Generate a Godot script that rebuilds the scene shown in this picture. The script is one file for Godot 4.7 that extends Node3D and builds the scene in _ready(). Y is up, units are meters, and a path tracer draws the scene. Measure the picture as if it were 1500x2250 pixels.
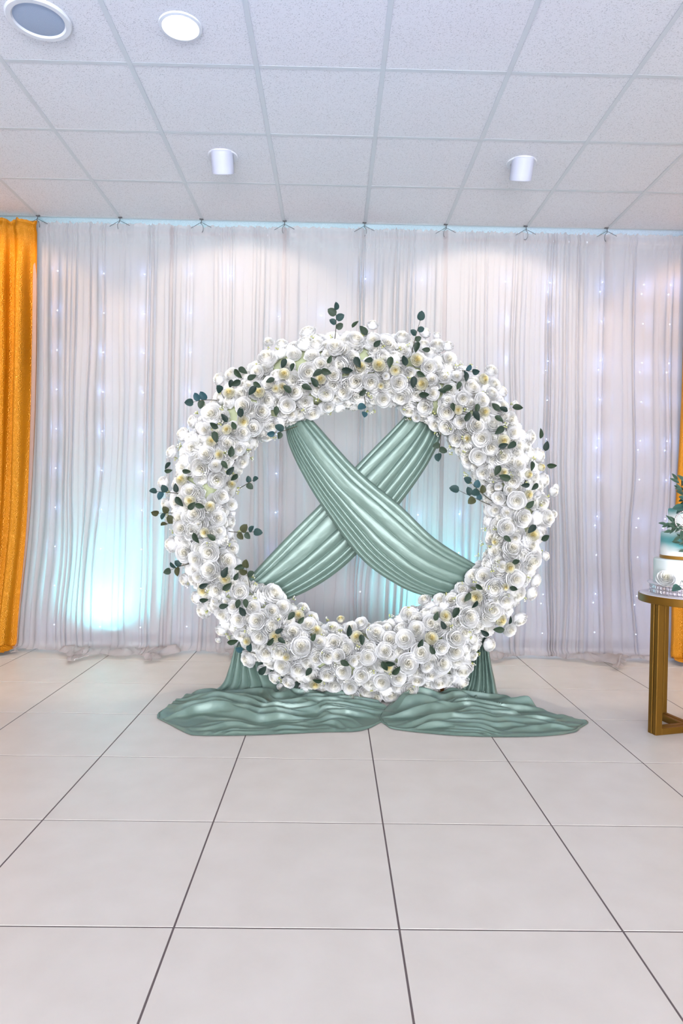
extends Node3D
# A round flower arch with crossed satin drapes in front of white sheer curtains, in a banquet room.
# Units are metres, y is up, the camera stands near the origin and looks towards -z.

const CEILING_Y := 3.229
const CURTAIN_Z := -5.15
const RING_X := 0.152
const RING_Y := 1.056
const RING_Z := -3.95
const RING_DEPTH := 0.17
# roses of the arch: x, y and diameter in millimetres
const WHITE_ROSES := [-156, 2097, 88, -385, 2051, 56, -311, 2045, 72, 112, 2040, 104, 1, 1985, 96, -80, 1897, 76, -154, 1849, 96, -381, 1924, 104, -8, 1836, 84, 115, 1805, 96, -50, 1741, 84, 49, 1752, 88, -223, 1743, 88, -263, 1674, 88, -404, 1630, 92, -497, 1658, 92, -674, 1611, 112, -795, 1580, 72, -860, 1506, 80, -709, 1522, 72, -513, 1507, 80, -590, 1449, 92, -452, 1537, 80, -353, 1563, 88, -377, 1507, 72, -697, 1383, 88, -781, 1423, 88, -916, 1399, 76, -735, 1312, 104, -651, 1322, 68, -837, 1315, 80, -645, 1251, 104, -959, 1226, 72, -789, 1177, 92, -630, 1160, 80, -872, 1117, 76, -970, 1106, 64, -476, 1774, 56, -587, 1851, 88, -531, 1425, 64, -522, 1357, 72, -582, 1113, 64, -130, 1645, 88, -241, 1623, 64, -652, 1825, 72, -424, 1844, 72, -41, 1676, 64, 212, 2037, 76, 292, 2022, 84, 375, 2062, 80, 507, 2110, 64, 581, 2091, 40, 586, 2033, 88, 644, 2031, 64, 634, 1945, 88, 517, 1890, 84, 496, 2024, 72, 195, 1807, 88, 350, 1802, 88, 374, 1737, 88, 273, 1723, 88, 414, 1855, 64, 537, 1818, 64, 540, 1745, 76, 609, 1832, 64, 674, 1839, 56, 750, 1777, 104, 896, 1812, 80, 967, 1798, 72, 895, 1896, 72, 709, 1719, 80, 802, 1706, 80, 627, 1711, 72, 624, 1650, 92, 507, 1675, 80, 425, 1673, 88, 470, 1628, 44, 574, 1587, 80, 636, 1576, 88, 692, 1505, 84, 785, 1568, 100, 822, 1505, 100, 866, 1458, 92, 704, 1596, 72, 987, 1537, 72, 988, 1619, 80, 1024, 1466, 80, 934, 1408, 104, 1182, 1423, 84, 1023, 1362, 88, 1102, 1523, 72, 807, 1408, 88, 754, 1387, 72, 843, 1321, 72, 884, 1297, 72, 992, 1274, 80, 919, 1242, 40, 978, 1219, 64, 1218, 1283, 80, 1281, 1243, 40, 1261, 1218, 56, 930, 1178, 72, 1018, 1164, 96, 1169, 1150, 96, 1047, 1722, 40, 882, 1762, 64, 939, 1690, 64, 277, 1838, 40, 304, 1862, 40, 914, 1106, 72, 969, 1091, 64, 157, 2088, 48, 210, 2145, 64, -755, 1055, 96, -643, 1033, 88, -853, 1029, 96, -835, 974, 88, -634, 961, 72, -739, 1000, 36, -918, 877, 88, -814, 839, 96, -745, 811, 80, -675, 851, 104, -566, 862, 72, -586, 793, 104, -673, 749, 104, -738, 707, 64, -845, 672, 72, -774, 570, 72, -732, 500, 96, -636, 639, 88, -513, 630, 100, -640, 582, 40, -576, 580, 40, -536, 549, 64, -434, 546, 80, -603, 500, 92, -508, 477, 84, -409, 472, 88, -332, 521, 80, -339, 599, 120, -326, 452, 80, -495, 397, 72, -392, 388, 92, -211, 407, 100, -164, 517, 72, -113, 463, 72, -126, 428, 88, -162, 328, 104, 11, 412, 80, 20, 351, 88, 89, 327, 80, 117, 411, 72, 176, 434, 72, -361, 289, 100, -276, 311, 96, -260, 227, 88, -176, 206, 88, -473, 222, 96, -389, 149, 72, -314, 117, 80, -281, 76, 44, -227, 121, 72, -138, 74, 80, -48, 21, 96, -81, 266, 72, -18, 282, 80, 45, 282, 72, -17, 186, 80, 70, 196, 88, 112, 111, 80, 174, 173, 88, 125, 260, 56, 130, 53, 72, -272, 532, 80, -67, 349, 72, -624, 394, 72, -557, 329, 64, -647, 332, 32, 1188, 1063, 97, 1274, 1085, 44, 1049, 1067, 97, 969, 1008, 97, 909, 946, 88, 923, 872, 88, 1006, 895, 101, 1104, 909, 97, 1108, 834, 115, 1013, 957, 62, 1224, 841, 53, 944, 792, 62, 1090, 790, 71, 1017, 724, 97, 1172, 703, 79, 856, 729, 97, 813, 716, 97, 909, 674, 101, 744, 652, 79, 968, 612, 79, 1046, 636, 88, 1146, 629, 79, 898, 550, 106, 744, 596, 79, 679, 590, 88, 620, 587, 71, 550, 565, 79, 766, 505, 106, 1084, 490, 88, 1030, 416, 79, 741, 425, 97, 698, 389, 97, 481, 433, 88, 560, 466, 88, 443, 500, 88, 332, 367, 97, 419, 372, 97, 254, 395, 97, 304, 310, 97, 208, 276, 88, 155, 275, 53, 506, 307, 106, 610, 344, 79, 692, 313, 97, 922, 322, 79, 806, 278, 53, 428, 245, 106, 622, 246, 106, 534, 237, 71, 290, 143, 97, 377, 162, 88, 485, 152, 88, 612, 138, 88, 749, 215, 106, 751, 118, 97, 349, 55, 106, 261, 33, 88, 444, 101, 97, 448, 66, 79, 533, 57, 97, 609, 52, 62, 697, 52, 79, 295, -36, 44, 496, 13, 53, 542, 4, 40, 661, 15, 53, 707, 16, 44, 570, -14, 44, 423, -7, 53, 780, 53, 53, 317, 421, 53, 563, 190, 62]
const CREAM_ROSES := [-280, 1831, 64, -329, 1755, 44, -294, 1764, 44, -75, 1804, 60, 137, 1882, 64, -575, 1714, 64, -504, 1572, 64, -589, 1523, 56, -675, 1458, 56, -628, 1385, 52, -838, 1244, 68, -785, 1130, 64, -680, 1100, 56, -574, 1226, 48, -403, 1722, 64, 441, 1920, 72, 483, 1798, 76, 240, 1887, 72, 331, 1870, 56, 684, 1657, 52, 744, 1502, 48, 825, 1836, 64, 826, 1647, 60, 936, 1491, 68, 937, 1317, 48, 1074, 1308, 48, 1162, 1344, 48, 255, 1793, 36, 1074, 1196, 56, -704, 957, 56, -591, 697, 64, -305, 386, 64, -458, 358, 48, -184, 489, 64, -85, 406, 64, 148, 379, 72, -88, 121, 64, -711, 634, 72, -240, 279, 48, 61, 441, 48, 811, 626, 75, 558, 386, 75, 322, 226, 62, 638, 508, 62, 943, 492, 71, 1111, 971, 79, 981, 789, 62, 928, 935, 44, 960, 684, 44, 866, 845, 53]
const DARK_LEAVES := [-277, 1884, -233, 1863, -502, 1843, -530, 1827, -562, 1764, -529, 1771, -450, 1802, -420, 1762, -443, 1737, -350, 1790, -259, 1749, -326, 1641, -512, 1614, -649, 1537, -647, 1486, -551, 1547, -594, 1581, -91, 1842, -55, 1847, -29, 1910, 59, 1857, -110, 1788, -161, 1767, 109, 2130, 117, 1905, 156, 1754, -575, 1403, -610, 1335, -589, 1301, -572, 1270, -792, 1287, -898, 1289, -925, 1323, -835, 1129, -768, 1099, -729, 1103, -849, 1196, 443, 1988, 491, 1969, 299, 1908, 378, 1906, 181, 1910, 157, 2067, 466, 1841, 431, 1810, 586, 1757, 617, 1769, 673, 1778, 714, 1825, 490, 1741, 652, 1672, 778, 1661, 775, 1626, 733, 1618, 879, 1665, 895, 1605, 922, 1655, 907, 1546, 1004, 1672, 1167, 1534, 1197, 1465, 973, 1464, 910, 1333, 953, 1286, 1048, 1244, 1100, 1237, 1083, 1352, 1229, 1358, 924, 1459, 227, 1997, -746, 933, -669, 930, -600, 729, -544, 707, -582, 655, -533, 752, -693, 669, -687, 591, -513, 569, -474, 569, -484, 526, -584, 560, -230, 487, -174, 458, -286, 421, -269, 371, -328, 366, -542, 353, -374, 192, -116, 209, -64, 159, -100, 375, 100, 392, 172, 366, 77, 252, 977, 947, 1091, 1011, 1163, 957, 1015, 825, 769, 615, 797, 579, 996, 679, 830, 669, 591, 501, 623, 461, 497, 359, 558, 330, 928, 450, 987, 503, 326, 252, 358, 213, 1075, 1138, 842, 432, 698, 536, 296, 243]
const RING_OUTER := [1.1, 1.091, 1.098, 1.094, 1.072, 1.082, 1.087, 1.098, 1.093, 1.103, 1.107, 1.122, 1.105, 1.083, 1.041, 1.022, 1.047, 1.054, 1.076, 1.09, 1.142, 1.038, 1.064, 1.09]
const RING_INNER := [0.707, 0.681, 0.64, 0.649, 0.631, 0.638, 0.591, 0.588, 0.607, 0.656, 0.701, 0.708, 0.694, 0.707, 0.712, 0.599, 0.615, 0.63, 0.591, 0.612, 0.577, 0.631, 0.688, 0.738]

var rng := RandomNumberGenerator.new()
var noise := FastNoiseLite.new()
var mats := {}


# ---------------------------------------------------------------- mesh helper
class Geo:
	var v := PackedVector3Array()
	var n := PackedVector3Array()
	var uv := PackedVector2Array()
	var c := PackedColorArray()
	var ix := PackedInt32Array()

	func grid(p: PackedVector3Array, nu: int, nv: int, col := Color.WHITE, wrap := false, cols := PackedColorArray(), uvs := PackedVector2Array()) -> void:
		var first := v.size()
		var nn := PackedVector3Array()
		nn.resize(p.size())
		for j in nv - 1:
			for k in nu - 1:
				var a := j * nu + k
				var b := a + 1
				var d := a + nu
				var e := d + 1
				var n1 := (p[d] - p[a]).cross(p[b] - p[a])
				var n2 := (p[d] - p[b]).cross(p[e] - p[b])
				nn[a] += n1
				nn[b] += n1 + n2
				nn[d] += n1 + n2
				nn[e] += n2
				ix.append_array(PackedInt32Array([first + a, first + b, first + d, first + b, first + e, first + d]))
		if wrap:
			for j in nv:
				var s := nn[j * nu] + nn[j * nu + nu - 1]
				nn[j * nu] = s
				nn[j * nu + nu - 1] = s
		for k in p.size():
			var m := nn[k].normalized()
			n.append(m if m != Vector3.ZERO else Vector3.UP)
		v.append_array(p)
		if cols.size():
			c.append_array(cols)
		else:
			for k in p.size():
				c.append(col)
		if uvs.size():
			uv.append_array(uvs)
		else:
			for j in nv:
				for k in nu:
					uv.append(Vector2(float(k) / maxi(nu - 1, 1), float(j) / maxi(nv - 1, 1)))

	func face(pts: Array, centre: Vector3, col := Color.WHITE) -> void:
		var m := Vector3.ZERO
		for p in pts:
			m += p
		m /= pts.size()
		var nr: Vector3 = (pts[1] - pts[0]).cross(pts[2] - pts[0]).normalized()
		if nr.dot(m - centre) < 0:
			pts = pts.duplicate()
			pts.reverse()
			nr = -nr
		var first := v.size()
		for p in pts:
			v.append(p)
			n.append(nr)
			uv.append(Vector2(p.x + p.z, p.y + p.z))
			c.append(col)
		for k in range(1, pts.size() - 1):
			ix.append_array(PackedInt32Array([first, first + k + 1, first + k]))

	func box(centre: Vector3, size: Vector3, b := Basis.IDENTITY, bevel := 0.002, col := Color.WHITE) -> void:
		var h := size / 2.0
		bevel = minf(bevel, minf(h.x, minf(h.y, h.z)) * 0.9)
		var at := func(s: Vector3, axis: int) -> Vector3:
			var q := Vector3(s.x * (h.x - bevel), s.y * (h.y - bevel), s.z * (h.z - bevel))
			q[axis] = s[axis] * h[axis]
			return centre + b * q
		for axis in 3:
			var a1 := (axis + 1) % 3
			var a2 := (axis + 2) % 3
			for s in [-1.0, 1.0]:
				var pts := []
				for t in [[-1.0, -1.0], [1.0, -1.0], [1.0, 1.0], [-1.0, 1.0]]:
					var sg := Vector3.ZERO
					sg[axis] = s
					sg[a1] = t[0]
					sg[a2] = t[1]
					pts.append((at as Callable).call(sg, axis))
				face(pts, centre, col)
			for s in [-1.0, 1.0]:
				for t in [-1.0, 1.0]:
					var lo := Vector3.ZERO
					lo[a1] = s
					lo[a2] = t
					var hi := lo
					lo[axis] = -1.0
					hi[axis] = 1.0
					face([(at as Callable).call(lo, a1), (at as Callable).call(hi, a1), (at as Callable).call(hi, a2), (at as Callable).call(lo, a2)], centre, col)
		for sx in [-1.0, 1.0]:
			for sy in [-1.0, 1.0]:
				for sz in [-1.0, 1.0]:
					var s := Vector3(sx, sy, sz)
					face([(at as Callable).call(s, 0), (at as Callable).call(s, 1), (at as Callable).call(s, 2)], centre, col)

	func lathe(profile: Array, seg: int, xf := Transform3D.IDENTITY, col := Color.WHITE) -> void:
		# profile: (radius, height) from the bottom up, turned about y; each span is its own band so that edges stay crisp
		for j in profile.size() - 1:
			var p := PackedVector3Array()
			for q in [profile[j + 1], profile[j]]:
				for k in seg + 1:
					var a := TAU * k / seg
					p.append(xf * Vector3(q.x * cos(a), q.y, q.x * sin(a)))
			grid(p, seg + 1, 2, col, true)

	func smooth_lathe(profile: Array, seg: int, xf := Transform3D.IDENTITY, col := Color.WHITE) -> void:
		var p := PackedVector3Array()
		for j in profile.size():
			var q: Vector2 = profile[profile.size() - 1 - j]
			for k in seg + 1:
				var a := TAU * k / seg
				p.append(xf * Vector3(q.x * cos(a), q.y, q.x * sin(a)))
		grid(p, seg + 1, profile.size(), col, true)

	func tube(path: PackedVector3Array, r0: float, r1: float, sides := 6, col := Color.WHITE) -> void:
		var p := PackedVector3Array()
		var last := path.size() - 1
		var up := Vector3(0.31, 0.17, 0.93)
		for j in path.size():
			var t := (path[mini(j + 1, last)] - path[maxi(j - 1, 0)]).normalized()
			var a := t.cross(up).normalized()
			up = a.cross(t).normalized()
			var r := lerpf(r0, r1, float(j) / maxi(last, 1))
			for k in sides + 1:
				var w := TAU * k / sides
				p.append(path[j] + (a * cos(w) + up * sin(w)) * r)
		grid(p, sides + 1, path.size(), col, true)

	func ball(centre: Vector3, r: float, seg := 8, squash := 1.0, col := Color.WHITE) -> void:
		var prof := []
		for j in seg / 2 + 1:
			var a := -PI / 2 + PI * j / (seg / 2)
			prof.append(Vector2(maxf(cos(a), 0.001) * r, sin(a) * r * squash))
		smooth_lathe(prof, seg, Transform3D(Basis.IDENTITY, centre), col)

	func mesh(m: Material) -> ArrayMesh:
		var a := []
		a.resize(Mesh.ARRAY_MAX)
		a[Mesh.ARRAY_VERTEX] = v
		a[Mesh.ARRAY_NORMAL] = n
		a[Mesh.ARRAY_TEX_UV] = uv
		a[Mesh.ARRAY_COLOR] = c
		a[Mesh.ARRAY_INDEX] = ix
		var out := ArrayMesh.new()
		out.add_surface_from_arrays(Mesh.PRIMITIVE_TRIANGLES, a)
		out.surface_set_material(0, m)
		return out


# ---------------------------------------------------------------- scene helpers
var taken := {}

func numbered(called: String) -> String:
	var k: int = taken.get(called, -1) + 1
	taken[called] = k
	return called if k == 0 else "%s_%03d" % [called, k]


func tag(o: Node3D, label: String, category: String, group := "", kind := "") -> Node3D:
	o.set_meta("label", label)
	if category != "":
		o.set_meta("category", category)
	if group != "":
		o.set_meta("group", group)
	if kind != "":
		o.set_meta("kind", kind)
	return o


func thing(called: String, label: String, category: String, at := Vector3.ZERO, group := "") -> Node3D:
	var o := Node3D.new()
	o.name = numbered(called)
	add_child(o)
	o.position = at
	tag(o, label, category, group)
	return o


func part(called: String, m: Mesh, parent: Node3D, xf := Transform3D.IDENTITY) -> MeshInstance3D:
	var o := MeshInstance3D.new()
	o.name = called
	o.mesh = m
	o.transform = xf
	parent.add_child(o, true)
	return o


func structure(called: String, label: String) -> Node3D:
	var o := Node3D.new()
	o.name = called
	add_child(o)
	tag(o, label, "", "", "structure")
	return o


func solid(called: String, centre: Vector3, size: Vector3, m: Material, label: String) -> MeshInstance3D:
	var g := Geo.new()
	g.box(Vector3.ZERO, size, Basis.IDENTITY, 0.001)
	var o := part(called, g.mesh(m), self)
	o.position = centre
	tag(o, label, "", "", "structure")
	return o


func stdmat(called: String, col: Color, rough := 0.6, metal := 0.0, spec := 0.5) -> StandardMaterial3D:
	var m := StandardMaterial3D.new()
	m.resource_name = called
	m.albedo_color = col
	m.roughness = rough
	m.metallic = metal
	m.metallic_specular = spec
	mats[called] = m
	return m


func noise_tex(freq: float, size := 512, ramp: Gradient = null, normal := 0.0, type := FastNoiseLite.TYPE_SIMPLEX_SMOOTH, octaves := 4, sd := 1) -> NoiseTexture2D:
	var f := FastNoiseLite.new()
	f.noise_type = type
	f.frequency = freq
	f.fractal_octaves = octaves
	f.seed = sd
	var t := NoiseTexture2D.new()
	t.noise = f
	t.width = size
	t.height = size
	t.seamless = true
	if ramp:
		t.color_ramp = ramp
	if normal > 0.0:
		t.as_normal_map = true
		t.bump_strength = normal
	return t


func ramp(a: Color, b: Color, lo := 0.0, hi := 1.0) -> Gradient:
	var g := Gradient.new()
	g.offsets = PackedFloat32Array([lo, hi])
	g.colors = PackedColorArray([a, b])
	return g


func lamp_area(called: String, at: Vector3, towards: Vector3, size: Vector2, col: Color, energy: float, parent: Node3D) -> void:
	var l := AreaLight3D.new()
	l.name = called
	parent.add_child(l, true)
	l.area_size = size
	l.light_color = col
	l.light_energy = energy
	l.area_range = 30.0
	l.shadow_enabled = true
	var up := Vector3.UP if absf(towards.normalized().y) < 0.95 else Vector3.FORWARD
	l.transform = Transform3D(Basis.looking_at(towards, up), at)


func lamp_spot(called: String, at: Vector3, towards: Vector3, angle: float, soft: float, size: float, col: Color, energy: float, parent: Node3D) -> void:
	var l := SpotLight3D.new()
	l.name = called
	parent.add_child(l, true)
	l.spot_angle = angle
	l.spot_angle_attenuation = soft
	l.spot_range = 25.0
	l.spot_attenuation = 2.0
	l.light_size = size
	l.light_color = col
	l.light_energy = energy
	l.shadow_enabled = true
	var up := Vector3.UP if absf(towards.normalized().y) < 0.95 else Vector3.FORWARD
	l.transform = Transform3D(Basis.looking_at(towards, up), at)


# ---------------------------------------------------------------- materials
func speckled(size: int, count: int) -> Image:
	# a white field with small grey pits, wrapped at its edges
	var im := Image.create(size, size, false, Image.FORMAT_RGB8)
	im.fill(Color.WHITE)
	for k in count:
		var x := rng.randi() % size
		var y := rng.randi() % size
		var shade := rng.randf_range(0.78, 0.97)
		var w := 1 + rng.randi() % 4
		var h := 1 + rng.randi() % 3
		for a in w:
			for e in h:
				im.set_pixel((x + a + e) % size, (y + e) % size, Color(shade, shade, shade))
	return im


func make_materials() -> void:
	var m := stdmat("floor_tile", Color(0.79, 0.768, 0.74), 0.34, 0.0, 0.36)
	m.albedo_texture = noise_tex(0.012, 512, ramp(Color(0.965, 0.96, 0.955), Color(1, 1, 1)), 0.0, FastNoiseLite.TYPE_SIMPLEX_SMOOTH, 5, 3)
	m.uv1_triplanar = true
	m.uv1_world_triplanar = true
	m.uv1_scale = Vector3(0.7, 0.7, 0.7)
	m.heightmap_enabled = true
	m.heightmap_texture = noise_tex(0.05, 512, null, 0.0, FastNoiseLite.TYPE_SIMPLEX_SMOOTH, 3, 9)
	m.heightmap_scale = 0.03
	stdmat("grout", Color(0.36, 0.32, 0.32), 0.9)
	m = stdmat("ceiling_tile", Color(0.845, 0.85, 0.865), 0.95, 0.0, 0.2)
	var specks := ImageTexture.create_from_image(speckled(1024, 26000))
	m.albedo_texture = specks
	m.uv1_triplanar = true
	m.uv1_world_triplanar = true
	m.uv1_scale = Vector3(0.9, 0.9, 0.9)
	m.heightmap_enabled = true
	m.heightmap_texture = specks
	m.heightmap_scale = 0.3
	stdmat("grid_bar", Color(0.76, 0.785, 0.80), 0.5)
	stdmat("wall_paint", Color(0.90, 0.90, 0.89), 0.9)
	stdmat("white_metal", Color(0.81, 0.83, 0.85), 0.4)
	stdmat("can_paint", Color(0.70, 0.72, 0.78), 0.45)
	stdmat("black_metal", Color(0.10, 0.11, 0.12), 0.5)
	stdmat("steel", Color(0.42, 0.42, 0.43), 0.4, 0.8)
	m = stdmat("speaker_mesh", Color(0.60, 0.66, 0.74), 0.7)
	m.heightmap_enabled = true
	m.heightmap_texture = noise_tex(0.25, 256, null, 0.0, FastNoiseLite.TYPE_CELLULAR, 1, 2)
	m.heightmap_scale = 0.1
	m.uv1_triplanar = true
	m.uv1_scale = Vector3(6, 6, 6)
	# sheer curtain: thin white voile that lets light through
	m = stdmat("sheer", Color(0.655, 0.62, 0.62, 0.80), 0.9, 0.0, 0.1)
	m.transparency = BaseMaterial3D.TRANSPARENCY_ALPHA
	m.backlight_enabled = true
	m.backlight = Color(0.84, 0.84, 0.84)
	m.cull_mode = BaseMaterial3D.CULL_DISABLED
	m = stdmat("sheer_hem", Color(0.92, 0.915, 0.925, 0.95), 0.9, 0.0, 0.1)
	m.transparency = BaseMaterial3D.TRANSPARENCY_ALPHA
	m.backlight_enabled = true
	m.backlight = Color(0.5, 0.5, 0.5)
	m.cull_mode = BaseMaterial3D.CULL_DISABLED
	# gold sequin cloth: rows of small shiny discs
	m = stdmat("sequin", Color(0.73, 0.475, 0.006), 0.45, 0.35, 0.5)
	m.normal_enabled = true
	m.normal_texture = noise_tex(0.09, 1024, null, 14.0, FastNoiseLite.TYPE_CELLULAR, 1, 4)
	m.normal_scale = 0.5
	m.roughness_texture = noise_tex(0.12, 1024, ramp(Color(0.18, 0.18, 0.18), Color(1, 1, 1), 0.05, 0.35), 0.0, FastNoiseLite.TYPE_CELLULAR, 1, 8)
	m.uv1_scale = Vector3(1, 1, 1)
	m.cull_mode = BaseMaterial3D.CULL_DISABLED
	# satin
	m = stdmat("satin", Color(0.385, 0.475, 0.435), 0.41, 0.27, 0.6)
	m.cull_mode = BaseMaterial3D.CULL_DISABLED
	m.heightmap_enabled = true
	m.heightmap_texture = noise_tex(0.02, 512, null, 0.0, FastNoiseLite.TYPE_SIMPLEX_SMOOTH, 4, 12)
	m.heightmap_scale = 0.03
	m.uv1_triplanar = true
	m.uv1_scale = Vector3(2, 2, 2)
	# flowers
	m = stdmat("petal", Color(1, 1, 1), 0.75, 0.0, 0.25)
	m.vertex_color_use_as_albedo = true
	m.backlight_enabled = true
	m.backlight = Color(0.88, 0.88, 0.87)
	m.cull_mode = BaseMaterial3D.CULL_DISABLED
	m = stdmat("leaf", Color(1, 1, 1), 0.55, 0.0, 0.3)
	m.vertex_color_use_as_albedo = true
	m.cull_mode = BaseMaterial3D.CULL_DISABLED
	m = stdmat("backing", Color(0.66, 0.69, 0.55), 0.9)
	stdmat("stem", Color(0.24, 0.22, 0.13), 0.7)
	stdmat("gold_metal", Color(0.47, 0.335, 0.10), 0.42, 0.75, 0.5)
	stdmat("brass", Color(0.62, 0.40, 0.14), 0.45, 0.5)
	m = stdmat("marble", Color(0.88, 0.87, 0.90), 0.2)
	m.albedo_texture = noise_tex(0.006, 512, ramp(Color(0.9, 0.9, 0.92), Color(1, 1, 1), 0.35, 0.6), 0.0, FastNoiseLite.TYPE_SIMPLEX_SMOOTH, 5, 21)
	m.uv1_triplanar = true
	m = stdmat("icing", Color(1, 1, 1), 0.6)
	m.vertex_color_use_as_albedo = true
	m = stdmat("crystal", Color(0.96, 0.95, 0.98, 0.12), 0.03, 0.0, 0.9)
	m.refraction_enabled = true
	m.refraction_scale = 0.05
	stdmat("mirror", Color(0.86, 0.84, 0.84), 0.15, 1.0)
	stdmat("wire", Color(0.75, 0.76, 0.78), 0.5)


func glow(called: String, col: Color, energy: float) -> StandardMaterial3D:
	var m := stdmat(called, Color(0.9, 0.9, 0.9), 0.6)
	m.emission_enabled = true
	m.emission = col
	m.emission_energy_multiplier = energy
	return m


func _ready() -> void:
	rng.seed = 20240
	noise.seed = 7
	noise.noise_type = FastNoiseLite.TYPE_SIMPLEX_SMOOTH
	noise.frequency = 1.0
	noise.fractal_octaves = 2
	# ---------------- camera, sky, daylight, exposure
	var cam := Camera3D.new()
	cam.name = "camera"
	add_child(cam)
	cam.position = Vector3(0, 1.1386, 0)
	cam.rotation = Vector3(-0.0151, -0.01268, 0.01662)
	cam.fov = rad_to_deg(2.0 * atan(1125.0 / 1501.44))
	cam.near = 0.05
	cam.far = 100.0
	cam.current = true
	var env := Environment.new()
	env.background_mode = Environment.BG_SKY
	var sky := Sky.new()
	var sm := ProceduralSkyMaterial.new()
	sm.sky_top_color = Color(0.42, 0.58, 0.86)
	sm.sky_horizon_color = Color(0.78, 0.84, 0.93)
	sm.ground_horizon_color = Color(0.6, 0.62, 0.62)
	sm.ground_bottom_color = Color(0.35, 0.35, 0.34)
	sky.sky_material = sm
	env.sky = sky
	env.background_energy_multiplier = 1.2
	env.tonemap_mode = Environment.TONE_MAPPER_LINEAR
	env.tonemap_exposure = EXPOSURE
	env.sdfgi_enabled = true
	env.ssao_enabled = true
	env.ssil_enabled = true
	var we := WorldEnvironment.new()
	we.name = "environment"
	we.environment = env
	add_child(we)
	# daylight that comes in through the three windows behind the camera
	for k in 3:
		lamp_area("window_daylight", Vector3(-2.2 + 2.4 * k, 1.65, 8.92), Vector3(0, 0.30, -1), Vector2(1.9, 2.1), Color(0.965, 0.965, 1.0), DAYLIGHT, self)
	make_materials()
	make_room()
	make_ceiling_fittings()
	make_stage_light()
	make_backdrop()
	make_arch()
	make_drapes()
	make_cake_table()


const EXPOSURE := 1.5
const DAYLIGHT := 46.0


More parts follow.
